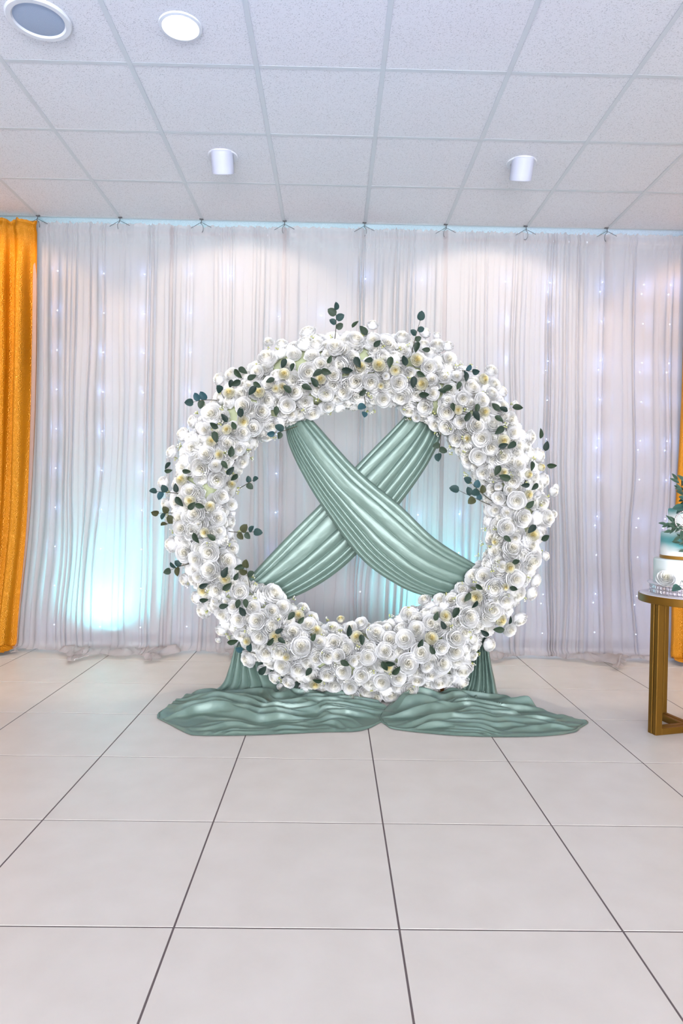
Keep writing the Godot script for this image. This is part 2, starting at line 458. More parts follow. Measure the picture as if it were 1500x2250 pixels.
# ---------------------------------------------------------------- the room
func make_room() -> void:
	var floor_ := structure("floor", "pale cream floor laid with large square porcelain tiles and thin dark joints")
	var g := Geo.new()
	g.box(Vector3(0.2, -0.0573, 1.6), Vector3(8.4, 0.1124, 15.4), Basis.IDENTITY, 0.001)
	part("grout_bed", g.mesh(mats.grout), floor_)
	g = Geo.new()
	g.box(Vector3.ZERO, Vector3(0.5945, 0.012, 0.5945), Basis.IDENTITY, 0.0008)
	var tile := g.mesh(mats.floor_tile)
	for i in range(-4, 10):
		for j in range(-14, 14):
			var x := -1.6042 + 0.6 * (i - 0.5)
			var z := -1.8047 + 0.6 * (j + 0.5)
			if z > -5.95 + 0.3 and z < 8.9 and x > -3.85 and x < 4.3:
				part("tile", tile, floor_, Transform3D(Basis.IDENTITY, Vector3(x, -0.006, z)))
	# suspended ceiling
	var ceil := structure("ceiling", "white suspended ceiling of square mineral fibre tiles in a pale metal grid")
	g = Geo.new()
	g.box(Vector3(0.2, CEILING_Y + 0.17, 1.6), Vector3(8.4, 0.1, 15.4), Basis.IDENTITY, 0.001)
	part("slab", g.mesh(mats.wall_paint), ceil)
	g = Geo.new()
	g.box(Vector3.ZERO, Vector3(0.596, 0.016, 0.596), Basis.IDENTITY, 0.003)
	var panel := g.mesh(mats.ceiling_tile)
	for i in range(-4, 10):
		for j in range(-20, 5):
			var x := -1.6226 + 0.61 * (i - 0.5)
			var z := -3.3347 - 0.61 * (j + 0.5) - 0.0
			if z > -5.9 and z < 6.0 and x > -3.8 and x < 4.2:
				var lift := rng.randf_range(0.0, 0.0015)
				var tilt := rng.randf_range(-0.0015, 0.0015)
				part("ceiling_tile", panel, ceil, Transform3D(Basis.from_euler(Vector3(tilt, 0, tilt * 0.6)), Vector3(x, CEILING_Y + 0.0090 + lift, z)))
	g = Geo.new()
	g.box(Vector3.ZERO, Vector3(0.024, 0.0024, 15.0), Basis.IDENTITY, 0.001)
	g.box(Vector3(0, 0.02, 0), Vector3(0.003, 0.04, 15.0), Basis.IDENTITY, 0.0005)
	var main_bar := g.mesh(mats.grid_bar)
	for i in range(-4, 10):
		part("grid_bar", main_bar, ceil, Transform3D(Basis.IDENTITY, Vector3(-1.6226 + 0.61 * i, CEILING_Y, 1.6)))
	g = Geo.new()
	g.box(Vector3.ZERO, Vector3(7.8, 0.0012, 0.024), Basis.IDENTITY, 0.001)
	var cross_bar := g.mesh(mats.grid_bar)
	for j in range(-20, 5):
		var z := -3.3347 - 0.61 * j
		if z > -5.9 and z < 9.0:
			part("grid_bar", cross_bar, ceil, Transform3D(Basis.IDENTITY, Vector3(0.2, CEILING_Y + 0.0006, z)))
	# walls with thickness; the front one has three windows
	var wm: Material = mats.wall_paint
	solid("wall_back", Vector3(0.2, 1.65, -5.85), Vector3(8.4, 3.5, 0.2), wm, "white back wall behind the sheer curtains")
	solid("wall_left", Vector3(-3.8, 1.65, 1.6), Vector3(0.2, 3.5, 15.4), wm, "white left wall of the room")
	solid("wall_right", Vector3(4.2, 1.65, 1.6), Vector3(0.2, 3.5, 15.4), wm, "white right wall of the room")
	var front := structure("wall_front", "white wall with three windows behind the camera")
	g = Geo.new()
	g.box(Vector3(0.2, 0.25, 9.1), Vector3(8.4, 0.7, 0.2), Basis.IDENTITY, 0.001)
	g.box(Vector3(0.2, 3.05, 9.1), Vector3(8.4, 0.7, 0.2), Basis.IDENTITY, 0.001)
	for s in [[-3.95, -3.15], [-1.25, -0.75], [1.15, 1.65], [3.55, 4.35]]:
		g.box(Vector3((s[0] + s[1]) / 2, 1.65, 9.1), Vector3(s[1] - s[0], 2.1, 0.2), Basis.IDENTITY, 0.001)
	part("masonry", g.mesh(wm), front)
	var pane := stdmat("pane_glass", Color(0.95, 0.97, 1.0, 0.05), 0.02)
	pane.transparency = BaseMaterial3D.TRANSPARENCY_ALPHA
	for k in 3:
		var w := structure("window_%d" % (k + 1), "window in the wall behind the camera")
		w.position = Vector3(-2.2 + 2.4 * k, 1.65, 9.1)
		var f := Geo.new()
		for s in [-1.0, 1.0]:
			f.box(Vector3(s * 0.92, 0, 0), Vector3(0.06, 2.1, 0.08), Basis.IDENTITY, 0.003)
			f.box(Vector3(0, s * 1.02, 0), Vector3(1.9, 0.06, 0.08), Basis.IDENTITY, 0.003)
		part("window_frame", f.mesh(mats.white_metal), w)
		f = Geo.new()
		f.box(Vector3.ZERO, Vector3(1.8, 2.0, 0.008), Basis.IDENTITY, 0.001)
		part("window_pane", f.mesh(pane), w)


# ---------------------------------------------------------------- ceiling fittings
func make_ceiling_fittings() -> void:
	# round loudspeaker
	var s := thing("ceiling_speaker", "round white ceiling loudspeaker with a grey mesh grille, flush in a ceiling tile", "speaker", Vector3(-1.322, CEILING_Y, -3.041))
	var g := Geo.new()
	g.lathe([Vector2(0.105, -0.001), Vector2(0.112, -0.010), Vector2(0.132, -0.010), Vector2(0.138, -0.004), Vector2(0.138, 0.001)], 56)
	part("rim", g.mesh(mats.white_metal), s)
	g = Geo.new()
	g.smooth_lathe([Vector2(0.001, -0.007), Vector2(0.05, -0.0065), Vector2(0.09, -0.005), Vector2(0.107, -0.002)], 48)
	part("grille", g.mesh(mats.speaker_mesh), s)
	# flat round downlights: one in view, the rest of the grid over and behind the camera
	var dm := glow("downlight_glow", Color(1.0, 0.97, 0.92), 2.6)
	for p in [Vector2(-0.708, -3.064), Vector2(2.95, -3.064), Vector2(2.95, 1.816), Vector2(-2.54, 1.816), Vector2(1.12, 4.256), Vector2(-2.54, 4.256)]:
		var seen: bool = p == Vector2(-0.708, -3.064)
		var d := thing("downlight", "round flush downlight glowing white in the ceiling beside the loudspeaker" if seen else "round flush downlight in the ceiling %s" % {Vector2(2.95, -3.064): "right of the picture", Vector2(2.95, 1.816): "behind the camera to the right", Vector2(-2.54, 1.816): "behind the camera to the left", Vector2(1.12, 4.256): "far behind the camera, right of the other one", Vector2(-2.54, 4.256): "far behind the camera, left of the other one"}.get(p, ""), "lamp", Vector3(p.x, CEILING_Y, p.y), "" if seen else "downlights out of the picture")
		g = Geo.new()
		g.lathe([Vector2(0.079, 0.0), Vector2(0.081, -0.008), Vector2(0.094, -0.006), Vector2(0.096, 0.001)], 48)
		part("trim_ring", g.mesh(mats.white_metal), d)
		g = Geo.new()
		g.smooth_lathe([Vector2(0.001, -0.006), Vector2(0.05, -0.0058), Vector2(0.08, -0.005)], 40)
		part("diffuser_light", g.mesh(dm), d)
		lamp_spot("downlight_beam", Vector3(0, -0.02, 0), Vector3.DOWN, 68.0, 0.9, 0.08, Color(1.0, 0.95, 0.89), DOWNLIGHT, d)
	# cylindrical spots tilted towards the curtain
	var cm := glow("spot_glow", Color(1.0, 0.95, 0.87), 6.0)
	var names := ["cylindrical ceiling spot on the left, throwing light back on the curtain", "cylindrical ceiling spot on the right, throwing light back on the curtain"]
	for k in 4:
		var x: float = [-0.704, 1.118, -2.53, 2.94][k]
		var c := thing("ceiling_spot", "white " + names[k] if k < 2 else "white cylindrical ceiling spot above the %s gold curtain, out of the picture" % ("left" if k == 2 else "right"), "lamp", Vector3(x, CEILING_Y, -4.20), "ceiling spots beside the picture" if k > 1 else "")
		g = Geo.new()
		g.lathe([Vector2(0.062, 0.0), Vector2(0.064, -0.007), Vector2(0.088, -0.006), Vector2(0.092, 0.001)], 48)
		part("trim_ring", g.mesh(mats.white_metal), c)
		# the can leans back by 32 degrees: its mouth looks down and towards the curtain
		var tilt := Basis(Vector3.RIGHT, deg_to_rad(30.0))
		var o := Vector3(0, -0.035, 0.015)
		g = Geo.new()
		g.lathe([Vector2(0.050, -0.070), Vector2(0.066, -0.070), Vector2(0.067, -0.066), Vector2(0.067, 0.055), Vector2(0.060, 0.062), Vector2(0.001, 0.062)], 48, Transform3D(tilt, o))
		g.lathe([Vector2(0.050, 0.02), Vector2(0.050, -0.07)], 48, Transform3D(tilt, o))
		part("can", g.mesh(mats.can_paint), c)
		g = Geo.new()
		g.smooth_lathe([Vector2(0.001, -0.050), Vector2(0.049, -0.050)], 32, Transform3D(tilt, o))
		part("lens_light", g.mesh(cm), c)
		lamp_spot("spot_beam", o + tilt * Vector3(0, -0.078, 0), Vector3(0, -0.80, -0.60), 52.0, 0.30, 0.03, Color(1.0, 0.94, 0.86) if k < 2 else Color(1.0, 0.80, 0.55), SPOT, c)


const DOWNLIGHT := 0.9
const SPOT := 1.0
const UPLIGHT := 1.4


# ---------------------------------------------------------------- backdrop
func fold_profile(x0: float, x1: float, wmin: float, wmax: float, amin: float, amax: float, per := 10) -> PackedVector3Array:
	# a pleated line seen from above: x, depth and a phase; folds lap over their neighbours where the overhang is above one
	var out := PackedVector3Array()
	var widths := []
	var total := 0.0
	while total < x1 - x0:
		var w := rng.randf_range(wmin, wmax)
		if rng.randf() < 0.25:
			w *= 1.6
		widths.append(w)
		total += w
	var k := (x1 - x0) / total
	var x := x0
	for w0 in widths:
		var w: float = w0 * k
		var a := rng.randf_range(amin, amax)
		var over := rng.randf_range(0.5, 1.55)
		for q in per:
			var p := float(q) / per
			out.append(Vector3(x + w * (p - over * sin(4.0 * PI * p) / (4.0 * PI)), a * sin(TAU * p), x + w * p))
		x += w
	out.append(Vector3(x1, 0, x1))
	return out


func curtain_panel(x0: float, x1: float, z: float, top: float, flare_l: float, flare_r: float, wmin: float, wmax: float, amin: float, amax: float, puddle: float, sd: float) -> Array:
	# returns [cloth, heading, hem] Geo objects of one hanging panel
	var prof := fold_profile(x0, x1, wmin, wmax, amin, amax)
	var n := prof.size()
	var fall := top - 0.03
	var rows := PackedFloat32Array()
	for s in [-0.035, -0.012, 0.0, 0.02, 0.045, 0.06, 0.075, 0.09, 0.12, 0.16, 0.22]:
		rows.append(s)
	var step := 0.22
	while step < fall - 0.36:
		step += 0.10
		rows.append(step)
	while step < fall + 0.02 + puddle * 1.6:
		step += 0.028
		rows.append(step)
	var m := rows.size()
	var p := PackedVector3Array()
	var uvs := PackedVector2Array()
	for j in m:
		var s := rows[j]
		var v := clampf(s / fall, 0.0, 1.0)
		for k in n:
			var q := prof[k]
			var sway := noise.get_noise_2d(q.z * 1.6 + sd, s * 0.45) * 0.085 * v
			var amp := lerpf(0.35, 1.0, smoothstep(0.06, 0.55, s)) * (0.75 + 0.55 * noise.get_noise_2d(q.z * 2.2 + sd * 3.0, s * 0.5 + 40.0))
			var mixx := lerpf(q.z, q.x, smoothstep(0.04, 0.4, s))
			var t := (q.z - x0) / (x1 - x0)
			var x := mixx + sway * sin(PI * t) + lerpf(-flare_l, flare_r, t) * smoothstep(0.25, 1.0, v) * v
			var zz := z + q.y * amp
			# fine gathers and the rod pocket at the head
			var gather := smoothstep(0.30, 0.0, s)
			zz += 0.007 * gather * sin(q.z * 330.0 + 3.0 * noise.get_noise_1d(q.z * 9.0))
			if s > 0.0 and s < 0.075:
				zz += 0.016 * sin(PI * s / 0.075)
			zz += 0.09 * pow(smoothstep(0.55, 1.0, v), 2.0)
			var y := top - s
			if s < 0.0:
				y = top - s * (0.75 + 0.5 * noise.get_noise_1d(q.z * 40.0 + sd))
			var extra := s - (fall - 0.05)
			if extra > 0.0:
				# the cloth turns forward and spreads on the floor
				var reach := puddle * maxf(0.5 + 1.5 * noise.get_noise_1d(q.z * 1.7 + sd * 5.0) + 0.18 * sin(q.z * 11.0 + sd), 0.10)
				var e := minf(extra, 0.05 + reach)
				var bend := clampf(e / 0.10, 0.0, 1.0) * PI / 2
				y = maxf(0.03 + 0.05 - 0.064 * sin(bend), 0.006)
				var run := 0.064 * (1.0 - cos(bend)) + maxf(e - 0.10, 0.0)
				zz += run
				y += (0.5 + 0.5 * noise.get_noise_3d(q.z * 8.0, e * 9.0, sd)) * 0.085 * smoothstep(0.02, 0.16, e) * (1.0 - 0.75 * smoothstep(0.6, 1.0, e / (0.05 + reach)))
				x += noise.get_noise_3d(q.z * 3.0, e * 5.0, sd + 9.0) * 0.10 * smoothstep(0.0, 0.2, e)
			p.append(Vector3(x, y, zz))
			uvs.append(Vector2(q.z * 2.4 + q.y * 3.0, s * 2.4))
	var cut := 8
	var hem := m - 3
	var out := []
	for band in [[cut, hem], [0, cut], [hem, m - 1]]:
		var g := Geo.new()
		g.grid(p.slice(band[0] * n, (band[1] + 1) * n), n, band[1] - band[0] + 1, Color.WHITE, false, PackedColorArray(), uvs.slice(band[0] * n, (band[1] + 1) * n))
		out.append(g)
	return out


func make_backdrop() -> void:
	# rod and the hooks that hold it under the ceiling grid
	var rod := thing("curtain_rod", "thin white rod carrying the sheer and gold curtains just under the ceiling", "rod", Vector3(0.2, 3.122, CURTAIN_Z - 0.022))
	var g := Geo.new()
	g.tube(PackedVector3Array([Vector3(-3.6, 0, 0.008), Vector3(0, 0, 0.008), Vector3(3.7, 0, 0.008)]), 0.012, 0.012, 10)
	part("pole", g.mesh(mats.white_metal), rod)
	var order := ["first", "second", "third", "fourth", "fifth", "sixth", "seventh", "eighth"]
	for k in 8:
		var x: float = [-2.225, -1.617, -1.014, -0.395, 0.201, 0.809, 1.409, 2.018][k]
		var h := thing("ceiling_hook", "small wire hook tying the curtain rod to the ceiling grid, %s from the left" % order[k], "hook", Vector3(x, CEILING_Y, CURTAIN_Z + 0.012), "hooks along the curtain rod")
		g = Geo.new()
		var pts := PackedVector3Array()
		for q in 13:
			var a := PI * 1.35 * q / 12.0
			pts.append(Vector3(0.016 * sin(a) * (1 if k % 2 == 0 else -1), -0.045 - 0.028 * (1.0 - cos(a)), 0.018 * cos(a * 0.6)))
		g.tube(PackedVector3Array([Vector3(0, 0.0, 0.0), Vector3(0.002, -0.02, 0.012), pts[0]]), 0.0025, 0.0025, 6)
		g.tube(pts, 0.0025, 0.0022, 6)
		part("hook_wire", g.mesh(mats.steel), h)
		g = Geo.new()
		g.box(Vector3(0, -0.004, 0), Vector3(0.03, 0.007, 0.014), Basis.IDENTITY, 0.002)
		part("clip", g.mesh(mats.steel), h)
		g = Geo.new()
		var tie := PackedVector3Array()
		for q in 9:
			var u := q / 8.0 - 0.5
			tie.append(Vector3(u * 0.15, -0.030 - 0.045 * absf(u) * 2.0 * (1.0 if u < 0 else 0.8), 0.01))
		g.tube(tie, 0.0016, 0.0016, 5)
		part("tie_cord", g.mesh(mats.black_metal), h)
	# white sheer panels
	var defs := [
		[-2.26, -1.22, 0.05, 0.02, "white sheer curtain panel at the far left, beside the left gold curtain"],
		[-1.25, -0.38, 0.02, 0.02, "white sheer curtain panel behind the left edge of the flower arch"],
		[-0.41, 0.83, 0.0, 0.0, "white sheer curtain panel behind the crossed satin drapes, in the middle of the backdrop"],
		[0.80, 2.045, 0.0, 0.03, "white sheer curtain panel behind the right edge of the flower arch"],
		[2.015, 2.68, -0.02, 0.0, "white sheer curtain panel beside the right gold curtain and the cake table"]]
	for k in defs.size():
		var d: Array = defs[k]
		var c := thing("sheer_curtain", d[4], "curtain", Vector3.ZERO, "white sheer panels of the backdrop")
		var geo := curtain_panel(d[0], d[1], CURTAIN_Z + (0.006 if k % 2 == 0 else -0.006), 3.158, d[2], d[3], 0.022, 0.10, 0.005, 0.030, 0.30, 11.0 * k + 3.0)
		part("cloth", geo[0].mesh(mats.sheer), c)
		part("heading", geo[1].mesh(mats.sheer), c)
		part("hem", geo[2].mesh(mats.sheer_hem), c)
	# gold sequin panels at both ends
	var gold := [[-3.45, -2.215, -0.03, -0.075, "gold sequin curtain at the left end of the backdrop"], [2.60, 3.75, 0.085, 0.0, "gold sequin curtain at the right end, behind the cake table"]]
	for k in 2:
		var d: Array = gold[k]
		var c := thing("sequin_curtain", d[4], "curtain")
		var geo := curtain_panel(d[0], d[1], CURTAIN_Z + 0.045, 3.158, d[2], d[3], 0.09, 0.19, 0.035, 0.075, 0.12, 71.0 + 9.0 * k)
		part("cloth", geo[0].mesh(mats.sequin), c)
		part("heading", geo[1].mesh(mats.sequin), c)
		part("hem", geo[2].mesh(mats.sequin), c)
	make_fairy_lights()
	make_uplights()


func make_fairy_lights() -> void:
	var bm := glow("fairy_bulb_glow", Color(0.62, 0.76, 1.0), 55.0)
	var g := Geo.new()
	g.ball(Vector3.ZERO, 0.0038, 6)
	var bulb := g.mesh(bm)
	var xs := [-2.107, -1.76, -1.455, -1.103, -0.808, -0.441, -0.116, 0.212, 0.644, 0.96, 1.276, 1.614, 2.016, 2.334, 2.54]
	for k in xs.size():
		var where := "%d%s from the left" % [k + 1, ["st", "nd", "rd"][k] if k < 3 else "th"]
		var s := thing("fairy_light_strand", "strand of tiny blue-white fairy lights behind the sheer curtain, %s" % where, "fairy lights", Vector3(xs[k], 3.15, CURTAIN_Z - 0.075), "fairy light strands behind the sheer curtain")
		var path := PackedVector3Array()
		for q in 22:
			path.append(Vector3(0.012 * noise.get_noise_2d(q * 0.8, k * 7.0), -0.148 * q, 0.006 * noise.get_noise_2d(q * 0.9, k * 5.0 + 60.0)))
		g = Geo.new()
		g.tube(path, 0.0009, 0.0009, 4)
		part("wire", g.mesh(mats.wire), s)
		var faint := k > 3 and k < 11
		for q in 10:
			var y := -0.32 - 0.297 * q + (0.012 if k % 3 == 0 else 0.0)
			var spots := [Vector3(0.006, y, 0.022)]
			if k > 10 and q % 2 == 0:
				spots.append(Vector3(-0.008, y - 0.07, 0.018))
			for at in spots:
				if faint and rng.randf() < 0.55:
					continue
				part("bulb_light", bulb, s, Transform3D(Basis.IDENTITY, at))
				var l := OmniLight3D.new()
				l.name = "bulb_glimmer"
				s.add_child(l, true)
				l.position = at
				l.light_size = 0.004
				l.light_color = Color(0.55, 0.68, 1.0)
				l.light_energy = rng.randf_range(0.0006, 0.0028)
				l.omni_range = 10.0
				l.omni_attenuation = 2.0
				l.shadow_enabled = true


func make_uplights() -> void:
	var um := glow("uplight_glow", Color(0.35, 0.95, 1.0), 0.5)
	var spots := [[-1.685, "dark floor uplight behind the sheer curtain at left, shining cyan upwards"], [0.80, "dark floor uplight behind the sheer curtain and the flower arch, shining cyan upwards"]]
	for d in spots:
		var u := thing("uplight", d[1], "lamp", Vector3(d[0], 0, -5.30))
		var tilt := Basis(Vector3.RIGHT, deg_to_rad(9.0)) * Basis(Vector3.BACK, deg_to_rad(-6.0))
		var xf := Transform3D(tilt.scaled_local(Vector3(0.85, 0.72, 0.85)), Vector3(0, 0.070, 0))
		var g := Geo.new()
		g.lathe([Vector2(0.001, -0.075), Vector2(0.05, -0.075), Vector2(0.07, -0.05), Vector2(0.076, 0.06), Vector2(0.082, 0.062), Vector2(0.082, 0.09), Vector2(0.072, 0.09), Vector2(0.070, 0.066)], 32, xf)
		part("housing", g.mesh(mats.black_metal), u)
		g = Geo.new()
		g.smooth_lathe([Vector2(0.071, 0.070), Vector2(0.04, 0.074), Vector2(0.001, 0.076)], 28, xf)
		part("lens_light", g.mesh(um), u)
		g = Geo.new()
		for s in [-1.0, 1.0]:
			g.box(Vector3(s * 0.092, 0.07, 0), Vector3(0.006, 0.13, 0.03), Basis.IDENTITY, 0.001)
			g.box(Vector3(0, 0.006, s * 0.05), Vector3(0.19, 0.008, 0.03), Basis.IDENTITY, 0.001)
		part("bracket", g.mesh(mats.black_metal), u)
		lamp_spot("uplight_beam", xf * Vector3(0, 0.10, 0), Vector3(0.0, 0.96, 0.22), 80.0, 1.0, 0.06, Color(0.44, 0.94, 0.98), UPLIGHT, u)


func make_stage_light() -> void:
	# a blue floor light behind the camera that washes the ceiling
	var u := thing("uplight", "blue floor light standing behind the camera and washing the ceiling", "lamp", Vector3(-0.3, 0, 1.5))
	var g := Geo.new()
	var xf := Transform3D(Basis(Vector3.RIGHT, deg_to_rad(-38.0)), Vector3(0, 0.13, 0))
	g.lathe([Vector2(0.001, -0.075), Vector2(0.05, -0.075), Vector2(0.07, -0.05), Vector2(0.076, 0.06), Vector2(0.082, 0.062), Vector2(0.082, 0.09), Vector2(0.072, 0.09), Vector2(0.070, 0.066)], 32, xf)
	part("housing", g.mesh(mats.black_metal), u)
	g = Geo.new()
	g.smooth_lathe([Vector2(0.071, 0.070), Vector2(0.04, 0.074), Vector2(0.001, 0.076)], 28, xf)
	part("lens_light", g.mesh(glow("stage_glow", Color(0.45, 0.65, 1.0), 4.0)), u)
	g = Geo.new()
	for s in [-1.0, 1.0]:
		g.box(Vector3(s * 0.092, 0.07, 0), Vector3(0.006, 0.13, 0.03), Basis.IDENTITY, 0.001)
		g.box(Vector3(0, 0.006, s * 0.05), Vector3(0.19, 0.008, 0.03), Basis.IDENTITY, 0.001)
	part("bracket", g.mesh(mats.black_metal), u)
	lamp_spot("stage_beam", xf * Vector3(0, 0.10, 0), Vector3(0.0, 0.80, -0.60), 35.0, 1.0, 0.06, Color(0.34, 0.64, 1.0), STAGE, u)


const STAGE := 11.0


# ---------------------------------------------------------------- flowers
func petal(g: Geo, a0: float, w: float, pr: Array, ph: Array, size: float, lean: float, ruffle: float, c0: Color, c1: Color) -> void:
	var p := PackedVector3Array()
	var cols := PackedColorArray()
	var nu := 7
	var nv := 5
	var ph1 := rng.randf_range(0, TAU)
	var last := pr.size() - 1
	for j in nv:
		for k in nu:
			var s := 2.0 * k / (nu - 1) - 1.0
			var t := float(j) / (nv - 1)
			var tt := t * (1.0 - 0.30 * pow(absf(s), 2.4))
			var f := tt * last
			var i0 := mini(int(f), last - 1)
			var r: float = lerpf(pr[i0], pr[i0 + 1], f - i0)
			var h: float = lerpf(ph[i0], ph[i0 + 1], f - i0)
			var ang := a0 + s * w / 2.0 * (0.55 + 0.45 * minf(1.0, tt * 1.6))
			r += lean * s * 0.06 + ruffle * 0.05 * sin(s * 6.0 + ph1) * tt * tt
			h += ruffle * 0.07 * sin(s * 5.0 + ph1 * 2.0) * tt * tt - 0.05 * s * s * tt
			p.append(Vector3(r * cos(ang), h, r * sin(ang)) * size)
			cols.append(c0.lerp(c1, tt))
	g.grid(p, nu, nv, Color.WHITE, false, cols)


const RINGS := [
	[5, 108.0, [0.20, 0.68, 0.93, 0.99, 1.03], [-0.60, -0.50, -0.22, 0.04, 0.09]],
	[5, 108.0, [0.20, 0.60, 0.80, 0.85, 0.88], [-0.52, -0.34, -0.03, 0.24, 0.29]],
	[4, 125.0, [0.16, 0.48, 0.63, 0.67, 0.71], [-0.45, -0.18, 0.15, 0.40, 0.44]],
	[4, 135.0, [0.12, 0.36, 0.47, 0.50, 0.55], [-0.40, -0.02, 0.29, 0.51, 0.54]],
	[3, 165.0, [0.10, 0.25, 0.32, 0.34, 0.39], [-0.30, 0.10, 0.38, 0.57, 0.60]],
	[3, 175.0, [0.06, 0.15, 0.20, 0.21, 0.25], [-0.20, 0.18, 0.43, 0.60, 0.63]],
	[2, 235.0, [0.03, 0.08, 0.10, 0.09, 0.05], [-0.10, 0.22, 0.45, 0.60, 0.65]]]

func rose_rings(from: int, to: int, c_in: Color, c_out: Color, ruffle: float, open := 1.0) -> Geo:
	var g := Geo.new()
	for k in range(from, to):
		var d: Array = RINGS[k]
		var turn := rng.randf_range(0, TAU)
		var f := float(k) / 6.0
		var c := c_out.lerp(c_in, f)
		for q in d[0]:
			var pr := []
			for r in d[2]:
				pr.append(r * rng.randf_range(0.93, 1.06) * lerpf(open, 1.0, f))
			petal(g, turn + TAU * q / d[0] + rng.randf_range(-0.12, 0.12), deg_to_rad(d[1]) * rng.randf_range(0.9, 1.12), pr, d[3], 1.0, 1.0, ruffle * rng.randf_range(0.6, 1.4) * (1.0 - 0.6 * f), c * 0.96, c)
	return g


func tube_at(theta: float) -> Vector2:
	# inner and outer radius of the flower ring at an angle
	var f := fposmod(theta, TAU) / TAU * 24.0
	var a := int(f) % 24
	var b := (a + 1) % 24
	return Vector2(lerpf(RING_INNER[a], RING_INNER[b], f - floorf(f)), lerpf(RING_OUTER[a], RING_OUTER[b], f - floorf(f)))


func on_ring(theta: float, phi: float, shrink: float) -> Array:
	# point and outward direction on the flower tube; phi 0 faces outwards, PI/2 the camera side
	var lim := tube_at(theta)
	var rc := (lim.x + lim.y) / 2.0
	var a := maxf((lim.y - lim.x) / 2.0 - shrink, 0.04)
	var out := Vector3(cos(theta), sin(theta), 0)
	var q := Vector3(RING_X, RING_Y, RING_Z) + out * (rc + a * cos(phi)) + Vector3(0, 0, RING_DEPTH * sin(phi))
	return [q, (out * cos(phi) * RING_DEPTH + Vector3(0, 0, a * sin(phi))).normalized()]


func front_of_ring(x: float, y: float, shrink: float) -> Array:
	var d := Vector2(x - RING_X, y - RING_Y)
	var theta := d.angle()
	var lim := tube_at(theta)
	var a := maxf((lim.y - lim.x) / 2.0 - shrink, 0.04)
	var c := clampf((d.length() - (lim.x + lim.y) / 2.0) / a, -1.0, 1.0)
	var got := on_ring(theta, acos(c), shrink)
	return [Vector3(x, y, got[0].z), got[1]]


func facing(dir: Vector3, spin: float) -> Basis:
	# local y along dir
	var y := dir.normalized()
	var x := y.cross(Vector3(0.2, 0.9, 0.35)).normalized()
	return Basis(x, y, x.cross(y)) * Basis(Vector3.UP, spin)


func leaf_mesh(len_: float, wid: float, roundness: float, c0: Color, c1: Color) -> ArrayMesh:
	# blade along +y, its upper side towards +z
	var g := Geo.new()
	var p := PackedVector3Array()
	var cols := PackedColorArray()
	for j in 8:
		var t := j / 7.0
		var half := wid * 0.5 * pow(sin(PI * pow(t, lerpf(0.75, 0.9, roundness))), lerpf(0.85, 0.55, roundness))
		for k in 5:
			var s := k / 2.0 - 1.0
			p.append(Vector3(s * half, t * len_, absf(s) * half * 0.30 - 0.22 * len_ * t * t))
			cols.append(c0.lerp(c1, absf(s)))
	g.grid(p, 5, 8, Color.WHITE, false, cols)
	return g.mesh(mats.leaf)


